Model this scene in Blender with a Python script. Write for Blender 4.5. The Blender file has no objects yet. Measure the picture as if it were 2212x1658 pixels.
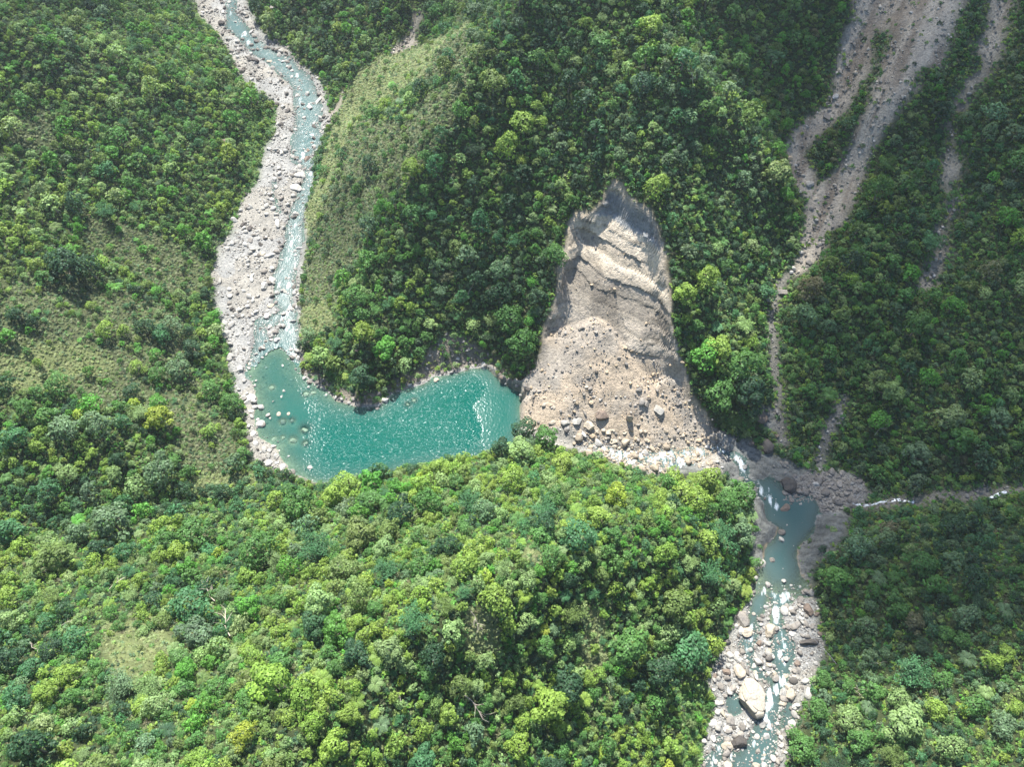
import bpy, math, random
import numpy as np
from mathutils import Matrix, Vector

# ------------------------------------------------------------------ camera, sky, sun, exposure
SC = bpy.context.scene
CAM_H = 330.0
PITCH = math.radians(57.0)
FPX = 1609.0                      # focal length in units of a 2212 px wide frame
cam_data = bpy.data.cameras.new("camera")
cam_data.sensor_width = 36.0
cam_data.lens = 36.0 * FPX / 2212.0
cam_data.clip_start = 1.0
cam_data.clip_end = 6000.0
cam = bpy.data.objects.new("camera", cam_data)
SC.collection.objects.link(cam)
cam.location = (0, 0, CAM_H)
cam.rotation_euler = (math.radians(90) - PITCH, 0, 0)
SC.camera = cam

SUN_ELEV, SUN_AZ = math.radians(59.0), math.radians(-13.0)   # azimuth from +Y towards +X
world = bpy.data.worlds.new("World")
SC.world = world
world.use_nodes = True
wn = world.node_tree
for n in list(wn.nodes):
    wn.nodes.remove(n)
w_out = wn.nodes.new("ShaderNodeOutputWorld")
w_bg = wn.nodes.new("ShaderNodeBackground")
w_sky = wn.nodes.new("ShaderNodeTexSky")
w_sky.sky_type = 'NISHITA'
w_sky.sun_disc = False
w_sky.sun_elevation = SUN_ELEV
w_sky.sun_rotation = SUN_AZ
w_sky.altitude = 600
w_bg.inputs['Strength'].default_value = 0.125
wn.links.new(w_sky.outputs[0], w_bg.inputs[0])
wn.links.new(w_bg.outputs[0], w_out.inputs[0])

sun_data = bpy.data.lights.new("sun", 'SUN')
sun_data.energy = 5.0
sun_data.angle = math.radians(0.5)
sun_data.color = (1.0, 0.97, 0.92)
sun = bpy.data.objects.new("sun", sun_data)
SC.collection.objects.link(sun)
sun_dir = Vector((math.sin(SUN_AZ) * math.cos(SUN_ELEV), math.cos(SUN_AZ) * math.cos(SUN_ELEV), math.sin(SUN_ELEV)))
sun.rotation_euler = sun_dir.to_track_quat('Z', 'Y').to_euler()
sun.location = (0, 0, 500)

SC.view_settings.view_transform = 'Standard'
SC.view_settings.look = 'None'
SC.view_settings.exposure = 1.45
SC.view_settings.gamma = 1.0
SC.render.engine = 'CYCLES'
SC.cycles.max_bounces = 6
SC.cycles.diffuse_bounces = 3
SC.cycles.glossy_bounces = 2
SC.cycles.transmission_bounces = 4
SC.cycles.transparent_max_bounces = 8
SC.cycles.volume_bounces = 0
SC.cycles.sample_clamp_indirect = 4.0
SC.cycles.sample_clamp_direct = 1.7

rng = np.random.default_rng(7)
random.seed(7)

# ------------------------------------------------------------------ numbers helpers
cP, sP = math.cos(PITCH), math.sin(PITCH)

def ray(u, v):
    """direction of the sight line through a point of the 2212 x 1658 frame"""
    xc = (np.asarray(u, float) - 1106.0) / FPX
    yc = (829.0 - np.asarray(v, float)) / FPX
    return xc, cP + yc * sP, -sP + yc * cP

def at_z(u, v, z):
    dx, dy, dz = ray(u, v)
    t = (np.asarray(z, float) - CAM_H) / dz
    return dx * t, dy * t

def to_frame(x, y, z):
    zc = y * cP - (z - CAM_H) * sP
    yc = y * sP + (z - CAM_H) * cP
    zc = np.maximum(zc, 1.0)
    return 1106 + FPX * x / zc, 829 - FPX * yc / zc, zc

def _hash(ix, iy, seed):
    h = (ix.astype(np.int64) * 374761393 + iy.astype(np.int64) * 668265263 + seed * 1442695041) & 0xffffffff
    h = ((h ^ (h >> 13)) * 1274126177) & 0xffffffff
    return ((h ^ (h >> 16)) & 0xffff) / 65535.0

def vnoise(x, y, seed=0):
    ix, iy = np.floor(x), np.floor(y)
    fx, fy = x - ix, y - iy
    fx = fx * fx * (3 - 2 * fx); fy = fy * fy * (3 - 2 * fy)
    a = _hash(ix, iy, seed); b = _hash(ix + 1, iy, seed); c = _hash(ix, iy + 1, seed); d = _hash(ix + 1, iy + 1, seed)
    return (a * (1 - fx) + b * fx) * (1 - fy) + (c * (1 - fx) + d * fx) * fy

def fbm(x, y, scale, octv=4, seed=0, gain=0.5):
    s, amp, tot = 0, 1.0, 0.0
    x = np.asarray(x, float) / scale; y = np.asarray(y, float) / scale
    for o in range(octv):
        s = s + amp * (vnoise(x, y, seed + o * 17) * 2 - 1); tot += amp
        x, y = 1.97 * (x * 0.8 + y * 0.6) + 3.1, 1.97 * (-x * 0.6 + y * 0.8) + 7.7
        amp *= gain
    return s / tot

def sstep(a, b, x):
    t = np.clip((x - a) / (b - a), 0, 1)
    return t * t * (3 - 2 * t)

def blur(a, r):
    """gaussian-like blur by three box passes of radius r cells"""
    for _ in range(3):
        for ax in (0, 1):
            p = np.concatenate([np.repeat(np.take(a, [0], ax), r, ax), a, np.repeat(np.take(a, [-1], ax), r, ax)], ax)
            c = np.cumsum(p, ax)
            z = np.zeros_like(np.take(c, [0], ax))
            c = np.concatenate([z, c], ax)
            n = a.shape[ax]
            a = (np.take(c, np.arange(2 * r + 1, 2 * r + 1 + n), ax) - np.take(c, np.arange(n), ax)) / (2 * r + 1)
    return a

def seg_dist(px, py, pts):
    """distance to a polyline, and the value interpolated along it (pts: x, y, value...)"""
    pts = np.asarray(pts, float)
    best = np.full(px.shape, 1e9); val = np.zeros(px.shape + (pts.shape[1] - 2,))
    for a, b in zip(pts[:-1], pts[1:]):
        ex, ey = b[0] - a[0], b[1] - a[1]
        L = ex * ex + ey * ey + 1e-9
        t = np.clip(((px - a[0]) * ex + (py - a[1]) * ey) / L, 0, 1)
        d = np.hypot(px - a[0] - t * ex, py - a[1] - t * ey)
        m = d < best
        best = np.where(m, d, best)
        for k in range(val.shape[-1]):
            val[..., k] = np.where(m, a[2 + k] + t * (b[2 + k] - a[2 + k]), val[..., k])
    return best, val

def inside(px, py, poly):
    poly = np.asarray(poly, float)
    c = np.zeros(np.shape(px), bool)
    j = len(poly) - 1
    for i in range(len(poly)):
        xi, yi = poly[i]; xj, yj = poly[j]
        if yi != yj:
            c ^= ((yi > py) != (yj > py)) & (px < (xj - xi) * (py - yi) / (yj - yi) + xi)
        j = i
    return c

def poly_sd(px, py, poly):
    """signed distance, negative inside"""
    p = np.asarray(poly, float)
    d, _ = seg_dist(px, py, np.column_stack([np.vstack([p, p[:1]]), np.zeros(len(p) + 1)]))
    return np.where(inside(px, py, p), -d, d)

def conv(kind, pts):
    """points read in enlarged crops of the survey picture -> frame coordinates"""
    ox, oy, s = {'A': (374, 0, .2537), 'B': (374, 374, .2537), 'L': (421, 701, .338), 'S': (1075, 374, .395),
                 'R': (1449, 888, .345), 'D': (1449, 1262, .2385), 'T': (1636, 0, .3948), 'P': (0, 0, 1),
                 'J': (1356, 795, .1523), 'C': (1103, 795, .1353), 'W': (0, 561, .310)}[kind]
    return [(ox + s * p[0], oy + s * p[1]) + tuple(p[2:]) for p in pts]
# ------------------------------------------------------------------ the rivers' profile and outline
# centre line of the river: frame u, v and the height of its bed
RIV_L = [(440, -200, 36), (500, 0, 25), (540, 110, 20), (640, 180, 15.5), (660, 260, 12.5), (655, 330, 10.5), (640, 410, 8.5), (600, 500, 6.0), (590, 590, 4.0),
         (590, 660, 2.4), (590, 720, 1.2), (590, 775, 0.2)]
LAKE = [(590, 775, 0.0), (600, 850, 0), (640, 940, 0), (800, 930, 0), (950, 890, 0), (1060, 870, 0), (1110, 890, 0)]
DAM = [(1110, 890, 0), (1150, 925, 1.5), (1230, 950, 2.0), (1300, 965, 0), (1380, 985, -3)]
RIV_R = [(1380, 985, -3), (1450, 990, -4), (1523, 980, -5), (1575, 985, -6.5), (1605, 1020, -9), (1640, 1060, -12), (1690, 1110, -14), (1700, 1180, -14.2),
         (1685, 1260, -14.6), (1660, 1350, -17), (1655, 1450, -19.5), (1630, 1560, -22.5), (1610, 1658, -25), (1600, 1800, -29), (1590, 2100, -35)]
_cent = np.array(RIV_L + LAKE + DAM + RIV_R, float)

def river_z_at(u, v):
    d, val = seg_dist(np.asarray(u, float), np.asarray(v, float), _cent)
    return val[..., 0]

def world_poly(pts, dz=0.0):
    pts = np.array([p[:2] for p in pts], float)
    z = river_z_at(pts[:, 0], pts[:, 1]) + dz
    return np.column_stack(at_z(pts[:, 0], pts[:, 1], z))

def world_line(pts, dz=0.0):
    a = np.array(pts, float)
    z = river_z_at(a[:, 0], a[:, 1]) + dz
    x, y = at_z(a[:, 0], a[:, 1], z)
    # a width given in frame units becomes metres
    zc = y * cP - (z - CAM_H) * sP
    out = [x, y]
    if a.shape[1] > 2: out.append(a[:, 2] * zc / FPX)
    return np.column_stack(out)

BED_L = [(400, -120)] + [(425, 0), (432, 33), (483, 84), (493, 107), (516, 152), (536, 183), (597, 221), (602, 241), (595, 299), (574, 317), (569, 342), (564, 386),
         (552, 406), (526, 440), (503, 501), (475, 539), (463, 590), (468, 628), (468, 658), (480, 691), (480, 711), (501, 749), (499, 762), (494, 796),
         (512, 816), (509, 850), (533, 877), (536, 938), (549, 988), (583, 1005), (637, 1026), (690, 1036), (780, 1016), (900, 990), (1040, 972), (1120, 935),
         (1150, 950), (1290, 985), (1400, 1025), (1470, 1030), (1560, 1026), (1594, 1030), (1615, 1060), (1625, 1090), (1640, 1110), (1650, 1140), (1655, 1171), (1642, 1198), (1636, 1233),
         (1630, 1270), (1613, 1317), (1590, 1341), (1580, 1376), (1560, 1403), (1549, 1438), (1532, 1472), (1549, 1512), (1544, 1553), (1530, 1586),
         (1518, 1653), (1500, 1760), (1490, 1900), (1670, 1900), (1682, 1760), (1690, 1653), (1697, 1627), (1699, 1596), (1714, 1562), (1723, 1524),
         (1745, 1491), (1750, 1465), (1769, 1434), (1776, 1398), (1766, 1369), (1759, 1338), (1759, 1310), (1748, 1274), (1728, 1236), (1720, 1198),
         (1727, 1171), (1758, 1143), (1762, 1112), (1804, 1105), (1842, 1091), (1877, 1067), (1860, 1040), (1829, 1019), (1753, 1026), (1683, 993),
         (1645, 982), (1607, 960), (1569, 943), (1523, 950), (1487, 955), (1447, 955), (1386, 955), (1300, 925), (1200, 890), (1140, 880),
         (1127, 875), (1124, 846), (1083, 826), (1056, 796), (1013, 796), (938, 813), (911, 829), (854, 850), (816, 877), (759, 877), (725, 863), (691, 836),
         (651, 809), (641, 775), (645, 716), (645, 653), (648, 602), (656, 567), (661, 516), (656, 475), (656, 440), (668, 416), (676, 355), (681, 327),
         (696, 299), (716, 256), (709, 249), (699, 198), (686, 167), (648, 142), (620, 107), (582, 91), (552, 51), (531, 0), (500, -120)]
BED = world_poly(BED_L)
cent_w = np.column_stack([*at_z(_cent[:, 0], _cent[:, 1], _cent[:, 2]), _cent[:, 2]])

# gullies: frame points; heights follow from a steady gradient along each
def chain(pts, z0, grads):
    out = []
    z = z0; px = py = None
    for i, (u, v) in enumerate(pts):
        if i == 0:
            x, y = at_z(u, v, z0)
        else:
            g = grads[min(i - 1, len(grads) - 1)]
            lo, hi = z, z + 160
            for _ in range(40):
                m = (lo + hi) / 2
                x, y = at_z(u, v, m)
                if m > z + g * math.hypot(x - px, y - py): hi = m
                else: lo = m
            z = m; x, y = at_z(u, v, z)
        px, py = float(x), float(y)
        out.append((px, py, z))
    return np.array(out)

G_SLIDE = chain([(1720, 1010), (1695, 950), (1668, 800), (1662, 700), (1690, 610), (1735, 540), (1750, 440), (1718, 340), (1760, 250), (1820, 150), (1880, 60),
                 (1930, -60), (1980, -220)], -12, [.30, .32, .34, .36, .42, .46, .5, .5, .52, .55, .55, .55])
G_EAST = chain([(1770, 1040), (1785, 950), (1825, 860), (1890, 730), (1960, 650), (2010, 590), (2038, 480), (2045, 360), (2090, 200), (2150, 60), (2210, -120)],
               -11, [.35, .4, .45, .5, .52, .55, .55, .58, .58, .58])
G_TRIB = chain([(1800, 1080), (1870, 1085), (1960, 1080), (2080, 1075), (2212, 1060), (2420, 1035), (2700, 1000)], -10, [.18, .15, .15, .15, .15, .15])
G_WEST = chain([(620, 1025), (500, 1040), (300, 1080), (100, 1120), (-150, 1160), (-500, 1200)], 1, [.25, .3, .32, .34, .34])
G_SIDE = chain([(712, 245), (742, 200), (790, 150), (868, 105), (905, 50), (935, -50), (960, -200)], 13, [.35, .45, .5, .5, .5, .5])

# how steeply the land rises from the nearest stream: frame u, v, guessed height, gradient
SLOPES = [(300, 100, 90, .66), (100, 400, 120, .62), (350, 450, 60, .66), (100, 750, 80, .58), (400, 800, 30, .62), (350, 950, 40, .6), (150, 1000, 60, .6),
          (300, 1200, 60, .72), (100, 1400, 90, .74), (700, 1200, 50, .80), (900, 1500, 100, .80), (1200, 1100, 30, .84), (1400, 1300, 60, .86), (1500, 1100, 20, .9),
          (1560, 1250, 10, 1.05), (1480, 1500, 20, 1.0), (1300, 1650, 90, .85), (720, 380, 40, 1.0), (800, 600, 60, .86), (780, 780, 20, .72), (900, 780, 12, .75),
          (1000, 740, 30, .95), (1100, 600, 70, 1.0), (1340, 400, 93, 1.12), (1250, 550, 70, 1.1), (1430, 550, 70, 1.12), (1500, 850, 25, 1.15), (1550, 700, 40, 1.1),
          (1600, 400, 70, 1.0), (1300, 150, 130, .95), (1000, 200, 110, .95), (900, 250, 70, .95), (760, 60, 70, .8), (1600, 100, 110, .9),
          (1900, 450, 60, .72), (2050, 900, 40, .75), (1750, 850, 10, .8), (1950, 250, 90, .7), (2180, 500, 90, .75), (2000, 1200, 30, .8), (1850, 1250, 10, .95),
          (2150, 1350, 60, .82), (1900, 1550, 30, .85), (2150, 1600, 70, .85), (1850, 1150, 0, 1.0)]
sl = np.array(SLOPES, float)
slx, sly = at_z(sl[:, 0], sl[:, 1], sl[:, 2])

X0, X1, Y0, Y1, CS = -560.0, 640.0, -200.0, 900.0, 3.0
cgx = np.arange(X0, X1 + .1, CS); cgy = np.arange(Y0, Y1 + .1, CS)
CX, CY = np.meshgrid(cgx, cgy)
wsum = 0; ssum = 0
for a, b, s in zip(slx, sly, sl[:, 3]):
    w = 1 / ((CX - a) ** 2 + (CY - b) ** 2 + 150) ** 1.6
    wsum = wsum + w; ssum = ssum + w * s
SF = np.minimum(ssum / wsum, 1.0)
dbed = np.maximum(poly_sd(CX, CY, BED), 0)
_, zc_ = seg_dist(CX, CY, cent_w)
ZR_C = blur(zc_[..., 0], 2)
WARP = 1 + .06 * fbm(CX, CY, 90, 3, 5)
cands = [ZR_C + SF * WARP * np.maximum(dbed - 1.5, 0)]
for g, f in ((G_SLIDE, 1.0), (G_EAST, 1.0), (G_TRIB, 1.0), (G_WEST, .9), (G_SIDE, .85)):
    d, zz = seg_dist(CX, CY, g)
    cands.append(zz[..., 0] + SF * WARP * f * np.maximum(d - 2, 0) + .0)
K = 6.0
cst = np.stack(cands)
mn = cst.min(0)
HC = mn - K * np.log(np.exp(-(cst - mn) / K).sum(0)) + 0.0
HC = np.where(HC > 150, 150 + 110 * (1 - np.exp(-(HC - 150) / 110)), HC)
# ridges and shallow gullies running down the slopes
rel = sstep(4, 40, dbed)
rid = 1 - np.abs(fbm(CX, CY, 55, 3, 21)) * 2.2
HC = HC + rel * (4.6 * (rid - .5) + 4 * fbm(CX, CY, 120, 2, 31) + 1.2 * fbm(CX, CY, 18, 2, 41))
HC = blur(HC, 2)

def bil(grid, x, y, gx0=X0, gy0=Y0, cs=CS):
    fx = np.clip((np.asarray(x) - gx0) / cs, 0, grid.shape[1] - 1.001); fy = np.clip((np.asarray(y) - gy0) / cs, 0, grid.shape[0] - 1.001)
    ix = fx.astype(int); iy = fy.astype(int); tx = fx - ix; ty = fy - iy
    tx = tx; ty = ty
    return ((grid[iy, ix] * (1 - tx) + grid[iy, ix + 1] * tx) * (1 - ty) + (grid[iy + 1, ix] * (1 - tx) + grid[iy + 1, ix + 1] * tx) * ty)

def raymarch(u, v, hf):
    dx, dy, dz = ray(u, v)
    dx = np.atleast_1d(dx); dy = np.atleast_1d(dy) + 0 * dx; dz = np.atleast_1d(dz) + 0 * dx
    t = np.full(dx.shape, 120.0); done = np.zeros(dx.shape, bool)
    for _ in range(520):
        h = CAM_H + dz * t - hf(dx * t, dy * t)
        done |= h < 0
        t = np.where(done, t, t + np.maximum(h * .35, .35))
    lo, hi = t - 3.0, t
    for _ in range(12):
        m = (lo + hi) / 2
        h = CAM_H + dz * m - hf(dx * m, dy * m)
        lo = np.where(h > 0, m, lo); hi = np.where(h > 0, hi, m)
    return dx * hi, dy * hi

h_base = lambda x, y: bil(HC, x, y)

# ------------------------------------------------------------------ the land slip: scar, debris cone
SCAR_F = conv('S', [(640, 30), (700, 60), (740, 150), (830, 200), (890, 300), (925, 420), (940, 560), (950, 700), (965, 850), (990, 1000), (1060, 1180), (1150, 1330),
                    (1220, 1440), (1100, 1480), (900, 1500), (700, 1480), (520, 1440), (340, 1400), (150, 1400), (130, 1300), (140, 1210), (90, 1150), (200, 1060),
                    (250, 960), (245, 880), (290, 760), (320, 640), (340, 500), (370, 400), (400, 250), (440, 215), (540, 200), (580, 110)])
CONE_F = conv('S', [(520, 780), (640, 830), (760, 905), (860, 900), (920, 960), (960, 1060), (1060, 1180), (1220, 1440), (1100, 1480), (700, 1480), (150, 1400), (130, 1300), (140, 1210), (90, 1150), (200, 1060), (290, 900), (380, 810)])
def to_ground(pts, hf):
    a = np.array([p[:2] for p in pts], float)
    x, y = raymarch(a[:, 0], a[:, 1], hf)
    return np.column_stack([x, y])
SCAR = to_ground(SCAR_F, h_base)
CONE0 = to_ground(CONE_F, h_base)

GS = 1.5
gx = np.arange(X0, X1 + .1, GS); gy = np.arange(Y0, Y1 + .1, GS)
GX, GY = np.meshgrid(gx, gy)
H = bil(HC, GX, GY)
ZR = bil(ZR_C, GX, GY)
sub = (GX > -320) & (GX < 330) & (GY > -30) & (GY < 760)
SDB = np.full(GX.shape, 99.0)
SDB[sub] = poly_sd(GX[sub], GY[sub], BED)
# streams (frame u, v, width in frame units) --------------------------------------------------
STREAMS = [
    conv('A', [(500, -60, 18), (500, 0, 16), (490, 130, 18), (530, 210, 34), (610, 300, 26), (700, 390, 30), (800, 460, 30), (920, 530, 40), (990, 610, 40), (1100, 690, 36),
               (1130, 800, 40), (1150, 920, 50), (1150, 1020, 44), (1130, 1080, 42), (1150, 1150, 52), (1120, 1240, 52), (1090, 1340, 36), (1160, 1400, 22), (1170, 1450, 20),
               (1150, 1570, 22), (1120, 1640, 22)]),
    conv('B', [(1150, 110, 22), (1070, 290, 22), (1040, 440, 28), (1030, 560, 32), (1000, 680, 32), (970, 800, 32), (940, 890, 36), (960, 980, 30), (930, 1080, 30),
               (980, 1160, 24), (970, 1260, 30), (985, 1340, 30), (960, 1440, 44), (900, 1540, 70), (860, 1640, 90)]),
    conv('B', [(860, 80, 8), (850, 200, 8), (900, 330, 8)]),
    conv('B', [(930, 1190, 18), (850, 1260, 30), (740, 1260, 16), (730, 1340, 24), (760, 1440, 40), (790, 1540, 70)]),
    [(1270, 955, 10), (1310, 972, 20), (1350, 985, 30), (1400, 992, 36), (1440, 990, 44), (1490, 985, 40), (1530, 972, 22), (1548, 966, 12), (1575, 980, 14), (1595, 992, 16), (1606, 1010, 24),
     (1607, 1028, 28), (1615, 1040, 20), (1637, 1044, 14), (1648, 1064, 24), (1668, 1085, 40), (1690, 1105, 60)],
    conv('D', [(830, -20, 20), (850, 60, 16), (800, 180, 34), (740, 330, 14), (740, 440, 22), (700, 570, 40), (730, 700, 20), (800, 790, 20), (860, 870, 16)]),
    conv('D', [(1000, 0, 60), (990, 110, 60), (960, 230, 24), (950, 330, 26), (980, 440, 40), (1010, 560, 52), (1010, 700, 46), (1010, 800, 34), (1000, 900, 24), (930, 1000, 28),
               (920, 1080, 34), (880, 1180, 44), (870, 1300, 48), (830, 1450, 60), (790, 1560, 70), (750, 1700, 80), (740, 1900, 80), (740, 2500, 80)]),
    conv('D', [(900, 880, 14), (880, 820, 14)]),
    conv('D', [(580, 1060, 34), (590, 1120, 34)]), conv('D', [(1060, 1120, 22), (1060, 1220, 26), (1040, 1290, 16)]),
    conv('D', [(460, 1440, 18), (430, 1540, 30), (370, 1640, 34), (340, 1900, 34)]),
    conv('D', [(540, 1540, 18), (620, 1600, 26), (600, 1800, 26)]),
]
STREAMS[0] = [(a, b, c * 1.25) for a, b, c in STREAMS[0]]
STREAMS[1] = [(a, b, c * 1.35) for a, b, c in STREAMS[1]]
POOL_F = conv('R', [(540, 430), (640, 430), (690, 480), (780, 490), (850, 490), (900, 550), (930, 600), (925, 660), (905, 745), (815, 825), (795, 900), (815, 1010), (895, 1110),
                    (890, 1160), (700, 1175), (530, 1120), (550, 1000), (570, 920), (580, 840), (635, 815), (670, 740), (600, 690), (580, 600), (550, 520)])
POOLW = world_poly(POOL_F)
FOAMS = conv('A', [(490, 110, 9), (600, 290, 12), (640, 360, 10), (800, 450, 7), (1060, 640, 7), (1100, 850, 13), (1110, 1110, 14), (1100, 1320, 11), (1180, 1420, 10), (1170, 1480, 10), (1160, 1560, 9), (470, 40, 10), (1180, 1150, 10)]) \
    + conv('B', [(1165, 50, 9), (1040, 440, 12), (1030, 570, 12), (1000, 620, 7), (900, 940, 9), (980, 960, 10), (930, 1010, 9), (940, 1060, 9), (985, 1130, 9), (970, 1180, 9), (960, 1320, 10), (990, 1350, 9), (930, 1230, 8)]) \
    + [(1300, 970, 14), (1320, 980, 16), (1345, 985, 20), (1365, 992, 22), (1390, 998, 22), (1415, 1003, 20), (1440, 1006, 18), (1465, 985, 14), (1490, 995, 12), (1510, 975, 10), (1550, 966, 8), (1562, 973, 9), (1592, 992, 8), (1600, 1003, 12), (1606, 1018, 12), (1637, 1044, 9),
       (1643, 1058, 9), (1652, 1070, 10), (1664, 1080, 10), (1676, 1092, 9), (1660, 1060, 5)] \
    + conv('D', [(850, 50, 7), (820, 100, 6), (800, 180, 10), (780, 220, 8), (940, 110, 9), (1050, 90, 12), (1020, 130, 12), (950, 260, 11), (940, 310, 10), (740, 380, 7), (720, 520, 12),
                 (700, 590, 9), (1010, 480, 9), (1030, 560, 8), (990, 640, 9), (1030, 700, 8), (880, 840, 12), (900, 790, 9), (1010, 880, 14), (950, 960, 14), (900, 990, 12), (920, 1040, 12), (880, 1130, 9),
                 (860, 1230, 9), (610, 930, 6), (590, 960, 5), (450, 1500, 9), (540, 1550, 9), (380, 1600, 8), (760, 1440, 8), (900, 1300, 7), (850, 1560, 8), (730, 640, 8)])
CAN = ((GX > -320) & (GX < 330) & (GY > -60) & (GY < 760) & (SDB < 14)) | ((GX > -30) & (GX < 150) & (GY > 130) & (GY < 290))
bx, by = GX[CAN], GY[CAN]

def stream_field(x, y):
    """metres inside the water's edge (positive inside)"""
    best = np.full(x.shape, -99.0)
    for s in STREAMS:
        L = world_line(s)
        d, w = seg_dist(x, y, L)
        best = np.maximum(best, w[..., 0] * .5 - d)
    best = np.maximum(best, -poly_sd(x, y, POOLW))
    return best
wf = stream_field(bx, by) + 1.2 * fbm(bx, by, 5, 3, 71)
STR = np.full(GX.shape, -99.0); STR[CAN] = wf
# scar: step back from the slope, talus in front
sds = np.full(GX.shape, 99.0)
ms = (GX > -60) & (GX < 200) & (GY > 120) & (GY < 360)
sds[ms] = poly_sd(GX[ms], GY[ms], SCAR) + 2.6 * fbm(GX[ms], GY[ms], 9, 4, 54)
ax_, ay_ = at_z(1290, 700, 33.0)
foot_y = ay_
talus = 33.5 - .60 * np.hypot((GX - ax_) * .92, (GY - ay_)) + 2.2 * fbm(GX, GY, 26, 3, 51)
spur_x, spur_y = at_z(1455, 860, 14.0)
talus = np.maximum(talus, 17 - .55 * np.hypot((GX - spur_x) * 1.15, (GY - spur_y - 6) * .8) + 1.5 * fbm(GX, GY, 12, 3, 52))
cliff = H - 9.0 * sstep(0, 7, -sds) - 2.5 * fbm(GX, GY, 22, 3, 53)
talus = np.where(STR > -60, np.minimum(talus, ZR + .25 + .62 * np.maximum(-STR - .5, 0)), talus)
msk = sstep(0, 3.0, -sds)
target = np.maximum(talus, cliff)
low = (sds < 0) & (H < talus)
H = H * (1 - msk) + np.where(H < talus, talus, target) * msk
# river bed and lake bottom
mb = sstep(0, 9, SDB)
bedz = ZR + .25 + .5 * fbm(GX, GY, 9, 3, 61)
H_pre = H.copy()
H = bedz * (1 - mb) + np.maximum(H, ZR + .5) * mb
dam_m = sstep(0, 4, -sds)
H = np.maximum(H, np.where(sds < 0, np.minimum(H_pre, talus) * dam_m + H * (1 - dam_m), -99))
toe = (GX > -15) & (GX < 130) & (GY > 150) & (GY < 245) & (sds > -3)
H = np.where(toe & (SDB < 2), np.maximum(H, talus), H)
LAKE_F = conv('L', [(400, 200), (330, 320), (380, 430), (395, 500), (370, 650), (400, 720), (520, 800), (540, 860), (600, 930)]) + \
    [(690, 1050), (780, 1035), (900, 1010), (1040, 990), (1105, 965), (1127, 920)] + \
    conv('L', [(2090, 600), (2085, 430), (1960, 370), (1880, 280), (1750, 285), (1530, 335), (1450, 385), (1280, 445), (1170, 525), (1000, 525), (900, 485),
               (800, 405), (685, 320), (655, 225), (560, 120), (480, 150)])
LAKEW = world_poly([(u, v) for u, v in LAKE_F])
LSD = np.full(GX.shape, 99.0)
ml = (GX > -200) & (GX < 60) & (GY > 100) & (GY < 300)
LSD[ml] = poly_sd(GX[ml], GY[ml], LAKEW) + 1.6 * fbm(GX[ml], GY[ml], 7, 4, 55)
lk = LSD < 0
deepx = sstep(-125, -60, GX)
depth = np.minimum(-LSD * (.10 + .30 * deepx), 1.6 + 7.5 * deepx) + .25 * fbm(GX, GY, 6, 3, 66)
H = np.where(lk, -np.maximum(depth, .05), H)
lake_shore = (LSD >= 0) & (LSD < 8) & (SDB < 0)
H = np.where(lake_shore, np.maximum(H, .08 * LSD + .15), H)

notlake = ~lk
cut = sstep(-1.5, 1.2, STR) * np.where(notlake, 1, 0) * np.where(sds < -6, 0, 1)
H = H - cut * np.maximum(H - (ZR - .55), 0)
H = H + sstep(1, 12, SDB) * np.where(sds > 2, 1, 0) * .5 * fbm(GX, GY, 7, 3, 81)
h_ground = lambda x, y: bil(H, x, y, X0, Y0, GS)
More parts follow.
